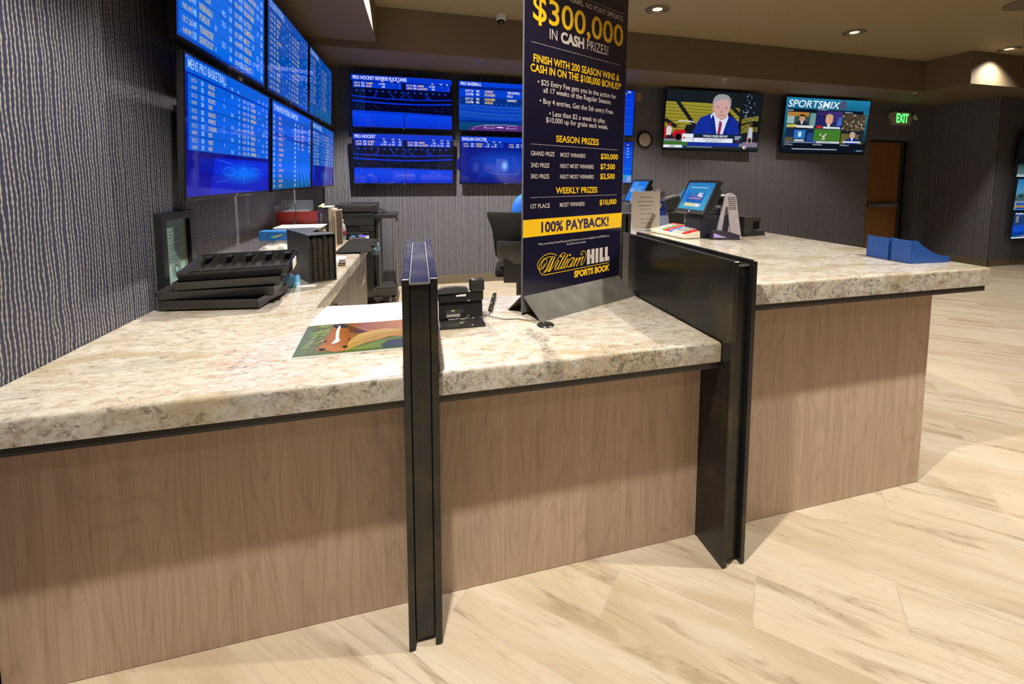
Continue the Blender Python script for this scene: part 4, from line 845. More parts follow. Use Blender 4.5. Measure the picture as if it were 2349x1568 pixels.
HP = {'body': [(-.428,.541),(-.215,.539),(-.208,.34),(-.257,.351),(-.294,.319),(-.348,.294),(-.386,.271),(-.412,.404)], 'shade': [(-.428,.527),(-.343,.424),(-.283,.441),(-.375,.407),(-.405,.433)],
 'green2': [(-.386,.242),(-.346,.271),(-.293,.314),(-.210,.347),(-.204,.228)], 'navy': [(-.255,.309),(-.208,.316),(-.204,.236),(-.269,.233),(-.279,.27)],
 'face': [(-.477,.512),(-.424,.498),(-.397,.376),(-.391,.322),(-.401,.296),(-.415,.274),(-.443,.286),(-.482,.323),(-.484,.374),(-.477,.433)], 'muzzle': [(-.478,.512),(-.477,.536),(-.462,.541),(-.436,.541),(-.422,.511),(-.424,.484),(-.45,.498),(-.461,.491)],
 'blaze': [(-.458,.521),(-.451,.519),(-.445,.45),(-.435,.374),(-.426,.345),(-.436,.322),(-.453,.318),(-.449,.342),(-.445,.364),(-.457,.447)], 'poll': [(-.482,.323),(-.415,.274),(-.401,.259),(-.388,.261),(-.396,.24),(-.43,.234),(-.457,.256),(-.487,.292)],
 'ear1': [(-.492,.272),(-.479,.287),(-.455,.279),(-.459,.252),(-.477,.247)], 'ear2': [(-.416,.279),(-.408,.300),(-.388,.291),(-.387,.262),(-.401,.255)], 'ear1i': [(-.486,.269),(-.479,.281),(-.460,.275),(-.462,.258),(-.475,.253)], 'ear2i': [(-.411,.279),(-.406,.294),(-.393,.287),(-.392,.266),(-.401,.261)],
 'mane': [(-.396,.301),(-.389,.35),(-.37,.399),(-.324,.432),(-.273,.445),(-.214,.418),(-.238,.371),(-.296,.35),(-.331,.306),(-.38,.254),(-.392,.239)], 'eye1': [(-.482,.346),(-.475,.358),(-.470,.351),(-.477,.339)], 'eye2': [(-.404,.357),(-.392,.357),(-.392,.342)]}
def hp(k, c, z, cols=None): flat(h, HP[k], c, z, cols)
SC = (.56, .68, .66)
hp('body', rgb(190,115,50), .00735, [rgb(150,85,35), rgb(205,135,70), rgb(200,125,60), rgb(210,140,70), rgb(190,120,60), rgb(170,100,45), rgb(180,110,50), rgb(135,75,30)]); hp('shade', rgb(105,60,25), .00738)
hp('green2', rgb(100,120,45), .0074, [rgb(140,150,50), rgb(95,115,40), rgb(120,140,50), rgb(110,120,50), rgb(70,90,40)]); hp('navy', rgb(70,75,80), .00742)
hp('mane', rgb(215,165,85), .00745)
for k in range(26):
    f = k/25; a0 = (-.392+.01*f, .245+.12*f); a1 = (-.335+.02*f, .305+.10*f); a2 = (-.218, .375+.05*f)
    c_ = rnd.choice((rgb(235,195,120), rgb(190,135,60), rgb(225,180,100), rgb(170,115,50)))
    P_ = [Vector(a0), Vector(a1), Vector(((a1[0]+a2[0])/2, (a1[1]+a2[1])/2+.018)), Vector(a2)]
    flat(h, [tuple(p) for p in P_]+[(p.x, p.y-.0028) for p in P_[::-1]], c_, .00748+.000004*k)
hp('face', rgb(180,98,38), .0076, [rgb(185,105,45), rgb(165,85,30), rgb(150,75,25), rgb(165,90,40), rgb(175,95,40), rgb(190,110,55), rgb(195,115,60), rgb(185,105,45), rgb(170,90,35), rgb(190,110,50)])
hp('muzzle', rgb(62,48,44), .00765); hp('poll', rgb(200,120,55), .00763); hp('ear1', rgb(205,130,65), .00766); hp('ear2', rgb(200,120,55), .00766); hp('ear1i', rgb(70,42,25), .00768); hp('ear2i', rgb(75,45,28), .00768)
hp('blaze', rgb(235,232,235), .0077); hp('eye1', rgb(25,18,15), .00772); hp('eye2', rgb(25,18,15), .00772)
flat(h, [(-.472,.528),(-.462,.536),(-.458,.53),(-.468,.522)], rgb(110,95,95), .00772); flat(h, [(-.444,.534),(-.434,.534),(-.432,.524),(-.44,.526)], rgb(110,95,95), .00772)
h.c = [[tuple(v*f for v, f in zip(k, SC)) for k in q] for q in h.c]
h.build('photo_page', GLOSSP, ca)
up_ = MB(); N = 8
v = []; f = []
A0, A1, B0_, B1 = Vector((-.572,.546)), Vector((-.2085,.541)), Vector((-.556,.822)), Vector((-.205,.812))
for i in range(N+1):
    s_ = i/N; zc = .0075+.010*math.sin(s_*math.pi)*(1-.3*s_)
    for j in range(5):
        q = A0.lerp(A1, j/4).lerp(B0_.lerp(B1, j/4), s_); v.append((q.x+.385, q.y-.39, zc+.0015*math.sin(j*1.7+i)))
for i in range(N):
    for j in range(4): f.append((i*5+j, i*5+j+1, (i+1)*5+j+1, (i+1)*5+j))
n0 = len(v); v += [(p[0], p[1], p[2]-.004) for p in v]; f += [tuple(n0+q for q in g[::-1]) for g in f]
up_._add(v, f); up_.build('blank_page', PAPER, ca, True)

# ------------------------------------------------------------------ cash trays
def tray(label, loc, rz, cells=True, grp='black cash trays in the crooked stack', tilt=(0, 0), w=.42):
    mt = Matrix.Translation(loc) @ Matrix.Rotation(rz, 4, 'Z') @ Matrix.Rotation(tilt[0], 4, 'X') @ Matrix.Rotation(tilt[1], 4, 'Y')
    t = thing('cash_tray', label, 'cash tray', group=grp, mat=mt)
    d_, hh = .30, .052; th = .0035; s_ = .022
    b = MB()
    o = [(-w/2+s_, -d_/2+s_), (w/2-s_*.5, -d_/2+s_), (w/2-s_*.5, d_/2-s_*.5), (-w/2+s_, d_/2-s_*.5)]
    u = [(-w/2, -d_/2), (w/2, -d_/2), (w/2, d_/2), (-w/2, d_/2)]
    md = [(a[0]*.45+c[0]*.55+(.003 if i in (1, 2) else -.003), a[1]*.45+c[1]*.55-(.004 if i < 2 else -.003)) for i, (a, c) in enumerate(zip(o, u))]
    oi = [(p[0]*.97, p[1]*.965) for p in o]; ui = [(p[0]-math.copysign(th, p[0]), p[1]-math.copysign(th, p[1])) for p in u]
    v = [(p[0], p[1], .001) for p in o]+[(p[0], p[1], hh*.30) for p in md]+[(p[0], p[1], hh) for p in u]+[(p[0], p[1], hh) for p in ui]+[(p[0], p[1], .006) for p in oi]
    f = [(3,2,1,0)]+[q for L in range(4) for q in [[L*4+i, L*4+(i+1) % 4, L*4+4+(i+1) % 4, L*4+4+i] for i in range(4)]]+[(16,17,18,19)]
    b._add(v, f); b.build('tray_body', BLACKS, t)
    MB().box(-.028, -d_/2-.0008+.004, hh*.62, -.018, -d_/2+.004, hh*.86).box(-.012, -d_/2+.0032, hh*.62, -.002, -d_/2+.004, hh*.86).build('latch_slot', GLOSSB, t)
    if cells:
        for k in range(1, 5): x = -w/2+w*k/5; MB().box(x-.0012, -d_/2+.010, .005, x+.0012, d_/2-.008, hh-.002).build('divider', BLACKS, t)
        MB().box(-w/2+.012, -.062, .005, w/2-.010, -.0595, hh-.020).build('coin_wall', BLACKS, t)
        for k in range(5):
            x = -w/2+w*(k+.5)/5; MB().box(x-.014, d_/2-.05, hh-.010, x+.014, d_/2-.006, hh-.006).build('bill_clip', BLACK, t)
    return t
tray('bottom black cash tray, lying on the stone', (-1.032, 1.048, LZ), R(-9), False)
tray('second black cash tray from the bottom, sticking out towards the wall', (-1.037, 1.080, LZ+.045), R(1), False, tilt=(R(2), R(0)), w=.465)
tray('third black cash tray from the bottom, under the top one', (-.995, 1.085, LZ+.090), R(3), False, tilt=(R(3), R(-.5)))
tray('top black cash tray with open compartments', (-.985, 1.118, LZ+.139), R(4), True, tilt=(R(7.5), R(-1)), w=.44)
tp = MB(); tp.T = Matrix.Translation((-.757, 1.12, LZ+.147)) @ Matrix.Rotation(R(8), 4, 'Z')
tp.box(0, -.08, 0, .0015, .07, .045); tag(tp.build('paper_slip', PAPER), 'crumpled white paper slip hanging at the end of the top cash tray', 'paper')

# ------------------------------------------------------------------ framed certificate leaning on the wall
fm = Matrix.Translation((-1.277, 1.192, LZ+.001)) @ Matrix.Rotation(R(90), 4, 'Z') @ Matrix.Rotation(R(-.2), 4, 'X')
fr = thing('picture_frame', 'deep black frame with a green certificate leaning on the patterned wall', 'picture frame', mat=fm)
fw, fh, fb, fd = .305, .432, .042, .031
MB().box(-fw/2, 0, 0, -fw/2+fb, fd, fh, .002).box(fw/2-fb, 0, 0, fw/2, fd, fh, .002).box(-fw/2+fb, 0, 0, fw/2-fb, fd, fb, .002).box(-fw/2+fb, 0, fh-fb, fw/2-fb, fd, fh, .002).build('frame', plain('frame_black', (.012, .013, .017), .3), fr)
MB().box(-fw/2+.01, fd-.008, .01, fw/2-.01, fd-.002, fh-.01).build('backing', BLACK, fr)
ct = MB(); x0, x1, z0, z1 = -fw/2+fb, fw/2-fb, fb, fh-fb
ct.rect(x0, z0, x1, z1, rgb(205, 190, 165), -.020); ct.rect(x0+.007, z0+.010, x1-.016, z1-.005, rgb(160, 195, 185), -.0195)
for rr in (.040, .030): ct.stroke([(.0+rr*math.cos(a*.2094), z0+.105+rr*math.sin(a*.2094)) for a in range(31)], .0025, rgb(40, 50, 50), -.019)
for k in range(9): ct.disc(.019*math.cos(k*.698), z0+.105+.019*math.sin(k*.698), .006, .006, rgb(55, 70, 68), -.0188, 8)
for k, (wd_, zz) in enumerate(((.06,.30),(.11,.29),(.10,.275),(.12,.26),(.08,.245),(.12,.225),(.1,.21),(.06,.195),(.08,.17),(.07,.155))): ct.rect(-wd_/2, z0+zz, wd_/2, z0+zz+.003, rgb(95, 120, 115), -.019)
for k in range(3): ct.rect(-.085, z0+.03+.008*k, .02, z0+.0315+.008*k, rgb(80, 105, 100), -.019)
ct.build('certificate', PRINT, fr)
gl = NT('thin_glazing'); gl.b.inputs['Alpha'].default_value = .10; gl.fin((.02, .03, .04), .02)
MB().box(x0, .012, z0, x1, .0135, z1).build('glazing', gl.mat, fr)

# ------------------------------------------------------------------ accordion file and small things on the left run
af = thing('accordion_file', 'tall black accordion file standing open-edged towards the aisle', 'file', (-.744, 1.369, LZ), R(28))
# local: pleated face to -y, long side to -x
fwid, flen, fht = .138, .43, .270
MB().box(0, 0, .0, .004, flen, fht, .001).build('cover', plain('file_black', (.018, .018, .02), .5), af)
a_ = MB().box(-.004, 0, 0, 0, flen, fht, .001); a_.T = None; a_.build('cover', plain('file_black_b', (.03, .03, .033), .5), af)
bpts = MB()
for k in range(15):
    x = .005+fwid*k/14; c_ = .008+.012*math.sin(k*2.1); bpts.box(x, .002+c_, .006, x+.0035, flen-.02, fht-.012-.01*math.sin(k*1.3))
bpts.build('pleats', plain('file_pleats', (.045, .038, .026), .6, var=.5, scale=30), af)
MB().box(fwid+.004, 0, 0, fwid+.008, flen, fht, .001).box(-.003, 0, .0, fwid+.008, flen, .006).build('outer_cover', plain('file_black_c', (.02, .02, .02), .5), af)
tpm = MB(); tpm._add([(-.003, .0, fht), (fwid+.008, .0, fht), (fwid+.008, flen, fht), (-.003, flen, fht), (-.003, .0, fht+.004), (fwid+.008, 0, fht+.004), (fwid+.008, .11, fht+.004), (fwid*.5, .17, fht+.003), (fwid+.008, .30, fht+.004), (fwid+.008, flen, fht+.004), (-.003, flen, fht+.004)], [(4,5,6,7,8,9,10), (0,1,5,4)])
tpm.build('top_flap', plain('file_flap', (.035, .035, .037), .45), af)
sb = thing('small_box', 'small pale blue box tucked behind the cash trays', 'box', (-.815, 1.32, LZ), R(20))
MB().box(-.035, -.02, .001, .03, .03, .058, .001).build('carton', plain('light_blue_card', (.12, .42, .78), .45), sb)
q = MB(); q.blob(-.004, .016, .012, .009, rgb(20, 110, 190), rgb(150, 205, 235), .0205); q.rect(-.034, .002, .029, .026, rgb(150, 205, 235), .0202); q.build('printed_drop', PRINT, sb)
tag(MB().box(-.795, 1.285, LZ+.0005, -.70, 1.325, LZ+.002).build('card_strip', PAPER), 'white card strip lying in front of the accordion file', 'card')
tag(MB().box(-.815, 1.280, LZ+.0005, -.797, 1.312, LZ+.0025).build('green_tab', plain('green_tab', (.05, .45, .22), .5)), 'small green tab beside the white card strip', 'tab')
tx = thing('tissue_box', 'blue tissue box behind the accordion file', 'box', (-1.16, 2.22, 1.012))
MB().box(-.075, -.06, 0, .16, .06, .066, .002).build('carton', plain('tissue_blue', (.02, .16, .48), .45), tx)
q = MB(); q.blob(.02, .03, .05, .025, rgb(30, 150, 190), rgb(10, 75, 165), .0605); q.poly([(.01, .02), (.07, .035), (.07, .045), (.02, .03)], rgb(215, 190, 70), .061); q.build('printed_side', PRINT, tx)
def crumple(cx, cy, cz, rx, ry, rz_, seed, n=2):
    bm = bmesh.new(); bmesh.ops.create_icosphere(bm, subdivisions=4, radius=1)
    from mathutils import noise as mn
    for vv in bm.verts:
        p = vv.co.copy(); d0 = 1+.22*mn.noise(p*2.2+Vector((seed, 0, 0)))+.12*mn.noise(p*5.5+Vector((0, seed, 0)))
        vv.co = Vector((cx+p.x*rx*d0, cy+p.y*ry*d0, max(cz+.001, cz+rz_*.9+p.z*rz_*d0)))
    return MB().bm(bm)
tag(crumple(-1.10, 2.17, LZ, .15, .14, .070, 2).build('plastic_bag', BAGP, smooth=True), 'crumpled clear plastic bag under the blue tissue box', 'bag')
wb = thing('white_bin', 'open white edged carton behind the accordion file', 'box', (-1.02, 2.60, LZ))
MB().box(-.2, -.13, .0, .12, .10, .20, .002).build('carton', plain('carton_cream', (.55, .45, .33), .6), wb)
MB().box(-.21, -.14, .20, .13, .11, .208, .002).build('rim', PAPER, wb)
# upright files, wedge of acrylic, cable
ax = thing('document_tray', 'clear acrylic tray standing over the red folder', 'tray', (-1.19, 2.94, LZ))
MB().box(-.10, .0, .314, .15, .004, .40).box(-.10, -.2, .314, -.096, 0, .36).box(-.10, -.22, .314, .15, 0, .318).build('panel', ACRYL, ax)
rf = thing('folder', 'red folder standing upright among the files', 'folder', (-1.13, 2.765, LZ), R(-2))
MB().box(-.16, .0, .002, .158, .012, .312, .002).build('cover', GOLDR, rf)
MB().box(-.155, .013, .004, .15, .02, .30).build('papers', PAPER, rf)
MB().box(.151, -.001, .004, .1585, .014, .17).build('white_corner', PAPER, rf)
tag(MB().box(-.968, 2.76, LZ+.001, -.958, 2.95, LZ+.312, .002).build('folder', plain('purple_card', (.06, .015, .15), .5)), 'thin purple folder between the red folder and the spiral notebook', 'folder')
nb = thing('notebook', 'spiral bound notebook with a white wire edge', 'notebook', (-.955, 2.79, LZ))
MB().box(0, 0, .001, .018, .18, .30, .001).build('cover', plain('notebook_grey', (.10, .09, .08), .6), nb)
w_ = MB()
for k in range(34): w_.box(.0, -.006, .008+.0085*k, .016, .0, .012+.0085*k)
w_.build('wire_edge', WHITEP, nb)
bd = thing('ring_binder', 'dark grey binder with a pale spine in the row of files', 'binder', (-.934, 2.77, LZ))
MB().box(0, 0, .001, .045, .2, .335, .003).build('cover', DARKG, bd); MB().box(.0455, .0, .001, .066, .2, .34, .001).build('back_cover', plain('greige_card', (.42, .37, .30), .6), bd)
MB().box(-.006, -.004, .341, .068, .2, .347, .002).build('top_sheet', plain('sheet_cream', (.55, .47, .36), .6), bd)
bo = tag(MB().box(-.865, 2.80, LZ+.001, -.850, 2.99, LZ+.325, .002).build('book', plain('book_cream', (.52, .44, .32), .6)), 'thick cream book standing at the end of the files', 'book')
nt = MB(); nt._add([(-.975, 2.80, LZ+.348), (-.925, 2.80, LZ+.349), (-.925, 2.83, LZ+.372), (-.940, 2.84, LZ+.375)], [(0,1,2,3)]); nt._add([(-.975, 2.801, LZ+.348), (-.925, 2.801, LZ+.349), (-.925, 2.831, LZ+.372), (-.940, 2.841, LZ+.375)], [(3,2,1,0)])
tag(nt.build('sticky_note', plain('note_yellow', (.72, .58, .22), .6)), 'yellow note curling up from the top of the binder', 'note')
cl = thing('clipboard', 'brown panel with a cream edge leaning beside the water bottle', 'clipboard', (-.846, 2.80, LZ), R(-22))
MB().box(0, 0, .001, .008, .11, .31, .004).box(.0, 0, .31, .012, .11, .32, .004).build('rim', plain('cream_rim', (.62, .50, .33), .5), cl); MB().box(.0082, .012, .012, .0095, .10, .30).build('panel', plain('brown_panel', (.10, .065, .045), .5), cl)
hb = MB()
hb.tube([(-1.285, 2.735, LZ+.005), (-1.287, 2.73, LZ+.20), (-1.280, 2.728, LZ+.31), (-1.235, 2.725, LZ+.355), (-1.185, 2.725, LZ+.397), (-1.147, 2.725, LZ+.396), (-1.126, 2.725, LZ+.352), (-1.132, 2.725, LZ+.28), (-1.137, 2.725, LZ+.23)], .0035, 8)
hb.tube([(-1.283, 2.735, LZ+.26), (-1.25, 2.74, LZ+.19), (-1.19, 2.745, LZ+.14), (-1.16, 2.745, LZ+.10)], .0035, 8)
pc = thing('power_cord', 'black power cord with a plug hanging over the red folder', 'cord')
hb.build('wire', BLACK, pc, True); MB().box(-1.148, 2.713, LZ+.19, -1.126, 2.737, LZ+.235, .004).box(-1.144, 2.723, LZ+.172, -1.141, 2.727, LZ+.19).box(-1.133, 2.723, LZ+.172, -1.130, 2.727, LZ+.19).build('plug', BLACK, pc)
wb = thing('water_bottle', 'clear plastic water bottle with a dark red label', 'bottle', (-.824, 3.03, LZ)); wb.scale = (1.05, 1.05, 1.34)
MB().lathe([(0, .001), (.028, .001), (.031, .006), (.030, .02), (.032, .03), (.032, .085), (.031, .10), (.026, .120), (.014, .135), (.0125, .142), (.0125, .146)], 28).build('bottle_body', PET, wb, True)
MB().lathe([(.0325, .052), (.0327, .053), (.0327, .082), (.0325, .083)], 28).build('label_band', plain('label_red', (.28, .03, .05), .5), wb, True)
MB().lathe([(0, .144), (.014, .144), (.0145, .146), (.0145, .158), (.013, .160), (0, .160)], 24).build('cap', WHITEP, wb, True)
pn = MB().tube([(-.842, 2.985, LZ+.005), (-.848, 2.98, LZ+.12)], .006, 8); tag(pn.build('marker_pen', BLACK), 'black marker standing against the water bottle', 'pen')
bg = thing('laptop_bag', 'flat black fabric bag lying over the counter edge', 'bag', (-.640, 2.72, LZ))
bm = bmesh.new(); bmesh.ops.create_grid(bm, x_segments=12, y_segments=18, size=1)
for vv in bm.verts:
    x, y = vv.co.x, vv.co.y; e = max(abs(x), abs(y)); vv.co = Vector((-.005+.135*x, .0+.36*y, .030*(1-e**6)+.006*math.sin(3*x+2*y)*(1-e**4)+.012))
b0 = [(vv.co.x, vv.co.y, vv.co.z) for vv in bm.verts]; bm.verts.index_update(); fs = [[q.index for q in p.verts] for p in bm.faces]; bm.free()
mb = MB(); mb._add(b0, fs); n0 = len(mb.v); mb._add([(p[0], p[1], max(.002, .014-p[2]*.4)) for p in b0], [q[::-1] for q in fs]); mb.build('bag_body', FABB, bg, True)
MB().tube([(.05, -.26, .030), (.10, -.22, .034), (.135, -.14, .030), (.14, -.02, .026), (.12, .08, .030)], .009, 8).build('carry_handle', FABB, bg, True)
MB().tube([(-.14, .30, .04), (-.10, .37, .075), (-.05, .30, .05)], .010, 8).build('strap', FABB, bg, True)
MB().box(.125, -.17, .018, .142, -.03, .036, .004).build('handle_grip', BLACKS, bg)
tag(MB().box(-.76, 2.02, LZ+.0005, -.675, 2.25, LZ+.002).build('paper_sheet', PAPER), 'white paper sheet lying in front of the black bag', 'paper')
wl = thing('wallet', 'small striped dark case lying on the stone by the accordion file', 'case', (-.66, 1.93, LZ), R(8))
MB().box(-.022, -.07, .001, .022, .06, .014, .003).box(-.021, -.066, .015, .021, .055, .026, .003).build('case_body', plain('case_brown', (.09, .065, .05), .4), wl); MB().box(-.0225, -.071, .0115, .0225, .055, .0135).build('zip_line', CHROME, wl)
cdx = thing('card_box', 'white box with a purple and blue lid beyond the bag', 'box', (-.69, 3.13, LZ+.004), R(-12)); cdx.scale = (1, 1, 1.6)
MB().box(-.075, -.05, .001, .075, .05, .026, .002).build('carton', PAPER, cdx); q = MB(); q._add([(-.075,-.05,.0266),(.0,-.05,.0266),(-.0,.05,.0266),(-.075,.05,.0266)],[(0,1,2,3)]); q.c=[[rgb(40,120,205)]*4]; q._add([(0,-.05,.0266),(.075,-.05,.0266),(.075,.05,.0266),(0,.05,.0266)],[(0,1,2,3)],[rgb(95,70,190)]*4); q.build('printed_lid', PRINT, cdx)
tag(MB().box(-.78, 3.085, LZ+.0005, -.60, 3.20, LZ+.004).build('envelope', PAPER), 'white envelope lying under the card box', 'envelope')
kc = MB()
for k in range(3): kc.tube([(-.70+.012*k+.014*math.cos(a*.5236), 3.14+.014*math.sin(a*.5236), LZ+.050+.004*k) for a in range(13)], .0022, 6)
tag(kc.build('key_rings', CHROME, smooth=True), 'shiny metal key rings on the card box', 'keys')

# ------------------------------------------------------------------ touch terminals (screen towards -x, the clerk's side)
def pos_pic(kind):
    def f(s, w, h):
        if kind == 0:
            s.grad(0, 0, w, h, rgb(70, 165, 205), rgb(35, 120, 190)); s.blob(.15*w, .55*h, .3*w, .35*h, rgb(30, 110, 215), rgb(50, 140, 200), .0002)
            s.rect(.18*w, .17*h, .80*w, .80*h, rgb(40, 130, 190), .0004); s.rect(.18*w, .17*h, .80*w, .60*h, rgb(30, 95, 185), .0005)
            s.rect(.18*w, .80*h, .80*w, .825*h, rgb(200, 215, 220), .0006); s.rect(.18*w, .10*h, .80*w, .24*h, rgb(170, 190, 205), .0006); s.rect(.22*w, .125*h, .56*w, .215*h, rgb(225, 220, 140), .0008); s.rect(.60*w, .125*h, .74*w, .215*h, rgb(230, 235, 240), .0008)
            s.text('William', .27*w, .50*h, .085*h, rgb(140, 130, 120), .0008, slant=.3, width=.27*w); s.text('HILL', .55*w, .485*h, .13*h, rgb(235, 240, 245), .0008, width=.20*w, bold=.05); s.text('RACE & SPORTS BOOK', .27*w, .385*h, .06*h, rgb(225, 140, 90), .0008, width=.46*w, bold=.03)
        else:
            s.rect(0, 0, w, h, rgb(25, 120, 215)); s.rect(.10*w, .45*h, .42*w, .97*h, rgb(75, 140, 215), .0003); s.poly([(.35*w, .0), (.62*w, .0), (.88*w, .75*h), (.45*w, .75*h)], rgb(90, 145, 215), .0004); s.rect(.06*w, .45*h, .33*w, .62*h, rgb(130, 165, 225), .0005); s.disc(.78*w, .62*h, .04*w, .05*h, rgb(40, 110, 200), .0006)
    return f
def terminal(label, loc, kind):
    t = thing('touch_terminal', label, 'terminal', loc, 0, 'touch terminals on the tall counter')
    # origin: on the stone under the middle of the screen; screen plane leans back 27 degrees
    mo = Matrix.Translation((-.005, 0, .165)) @ Matrix.Rotation(R(-90), 4, 'Z') @ Matrix.Rotation(R(-27), 4, 'X')
    w, h = .33, .245
    mb = MB(); mb.T = mo; mb.box(-w/2, .002, 0, w/2, .030, h, .004); mb.build('housing', BLACK, t)
    mb = MB(); mb.T = mo; mb.box(-w/2, -.002, 0, w/2, .004, .026, .001).box(-w/2, -.002, h-.020, w/2, .004, h, .001).box(-w/2, -.002, .026, -w/2+.02, .004, h-.020).box(w/2-.02, -.002, .026, w/2, .004, h-.020); mb.build('bezel', plain('terminal_bezel', (.012, .013, .018), .3), t)
    mb = MB(); mb.T = mo @ Matrix.Translation((-w/2+.02, -.0005, .026)); pos_pic(kind)(mb, w-.04, h-.046); mb.build('screen', SCREEN, t)
    mb = MB(); mb.T = mo; mb.rect(-.006, .006, .004, .020, rgb(205, 205, 205), .0024); mb.build('maker_mark', PRINT, t)
    mb = MB(); mb.T = mo; mb.box(w/2-.045, .030, .035, w/2-.008, .062, .20, .006); mb.build('card_reader', BLACKS, t)
    mb = MB(); mb.T = mo; mb.box(-.05, .03, .07, .05, .075, .17, .004); mb.build('hinge_block', BLACK, t)
    MB().tube([(.10, 0, .262), (.245, 0, .255)], .026, 16).tube([(.245, -.084, .2485), (.245, .094, .2485)], .040, 20).build('pivot_bar', DARKG, t, True)
    # A-shaped side stands, normals along y
    def astand(y0, y1):
        pts = [(.075, 0), (.135, .205)]
        cx, cz, rr = .248, .2485, .050
        arc = [(cx+rr*math.cos(R(a)), cz+rr*math.sin(R(a))) for a in range(160, -16, -14)]
        out = [(.141, .0)]+arc+[(.346, 0)]
        apex = [(.118, 0), (.164, .185), (.170, .192), (.176, .185), (.196, 0)]
        L = out[:1]+arc+[out[-1]]+[(.262, 0), (.232, .200), (.222, .2125), (.212, .200), (.184, 0)]
        return L
    for y0, y1 in ((-.094, -.084), (.094, .104)):
        s_ = MB(); s_.prism(astand(0, 0), y0, y1, 'y'); st = s_.build('side_stand', LILAC, t)
        v_ = MB()
        for i in range(5):
            for j in range(7): v_.box(.230+.0118*i+.0016*j, y0-.0006, .264-.0125*j, .2375+.0118*i+.0016*j, y0, .2705-.0125*j)
        v_.build('vent_holes', GLOSSB, st)
    MB().box(.03, -.082, .002, .25, .092, .15, .004).box(.08, -.07, .15, .19, .08, .20, .004).build('base_body', plain('terminal_navy', (.016, .017, .028), .4), t)
    return t
PT = (1.610, 1.235, RZ)
t1 = terminal('touch terminal with a lit betting screen behind the coloured keyboard', PT, 0)
t2 = terminal('touch terminal with a plain blue screen behind the paper notice', (1.74, 2.34, RZ), 1)
# stapler-like foot in front of the near side stand
ft = thing('barcode_scanner', 'low dark scanner with a pale violet nose by the terminal foot', 'scanner', (1.775, 1.085, RZ), R(-14))
MB().box(-.10, -.03, .0, .095, .03, .010, .002).build('base', BLACKS, ft)
MB().prism([(-.085, .011), (.09, .011), (.092, .030), (.02, .052), (-.085, .062)], -.028, .028, 'y').build('body', plain('scanner_plum', (.028, .022, .036), .35), ft)
q = MB(); q.poly([(-.080, .014), (.01, .014), (-.070, .040), (-.080, .042)], rgb(160, 140, 205), .0285); q.build('nose_plate', PRINT, ft)
def printer(label, loc, rz, big):
    t = thing('receipt_printer', label, 'printer', loc, rz, 'dark printers on the tall counter')
    if big:
        MB().box(-.06, -.09, .0, .07, .09, .10, .004).build('foot', BLACK, t)
        MB().prism([(-.085, .115), (.07, .095), (.12, .20), (.12, .255), (-.075, .205), (-.095, .19)], -.075, .075, 'y').build('body', DARKG, t)
        MB().box(-.088, -.03, .13, -.082, .02, .185).box(-.088, .03, .15, -.082, .055, .17).build('paper_slot', GLOSSB, t)
        MB().prism([(-.055, .212), (.03, .236), (.03, .240), (-.055, .216)], -.045, .045, 'y').build('display', plain('lcd_grey', (.20, .21, .20), .25), t)
    else:
        MB().prism([(-.10, 0), (.13, 0), (.11, .03), (-.02, .03), (-.10, .018)], -.06, .06, 'y').build('foot', BLACK, t)
        MB().prism([(-.09, .016), (.06, .045), (.085, .115), (.065, .128), (-.09, .135)], -.055, .055, 'y').build('body', DARKG, t)
        MB().box(.0, -.058, .05, .06, -.0555, .10).build('paper_slot', GLOSSB, t)
    return t
printer('dark receipt printer with a small grey display above the brochures', (1.96, 2.0, RZ+.015), R(-10), True)
printer('small dark printer behind the terminal on the tall stone', (2.07, 1.235, RZ), R(12), False)
MB_ = MB().box(1.86, 1.86, RZ, 2.08, 2.14, RZ+.014, .004); tag(MB_.build('printer_stand', BLACK), 'flat black stand under the receipt printer', 'stand')

# ------------------------------------------------------------------ keyboard
kb = thing('keyboard', 'cream betting keyboard with red, blue, green and white keys', 'keyboard', (1.61, 1.352, RZ), R(3))
kw, kl = .197, .40
MB().prism([(-kw/2, .004), (kw/2, .004), (kw/2-.006, .062), (-kw/2+.004, .026), (-kw/2, .022)], -kl/2, kl/2, 'y').build('case', CREAM, kb)
MB().box(-kw/2+.01, -kl/2+.01, .0, kw/2-.01, kl/2-.01, .005).build('rubber_foot', BLACK, kb)
RED, GRN, BLU, KWH = plain('key_red', (.60, .035, .03), .4), plain('key_green', (.12, .32, .06), .4), plain('key_blue', (.02, .20, .70), .4), plain('key_white', (.50, .49, .45), .45)
sl = (.062-.026)/(kw-.010)
nc, nr = 12, 6
for i in range(nc):
    for j in range(nr):
        cc = RED if i == 0 or j == nr-1 else KWH if i in (1, 2, 3, 4) else BLU if i == 5 else RED if i in (6, 7) else GRN if i == 8 else KWH
        if j == nr-1 and i in (8, 9, 10): cc = GRN if i == 8 else RED
        x = -kw/2+.026+.0262*j; y = -kl/2+.030+.0288*i; z = .026+sl*(x+kw/2-.004)
        q = MB(); q.T = Matrix.Translation((x, y, z)) @ Matrix.Rotation(-math.atan(sl), 4, 'Y')
        q._add([(-.0118,-.0128,0),(.0118,-.0128,0),(.0118,.0128,0),(-.0118,.0128,0),(-.009,-.010,.011),(.009,-.010,.011),(.009,.010,.011),(-.009,.010,.011)], [(4,5,6,7),(0,1,5,4),(1,2,6,5),(2,3,7,6),(3,0,4,7)])
        q.build('key', cc, kb)

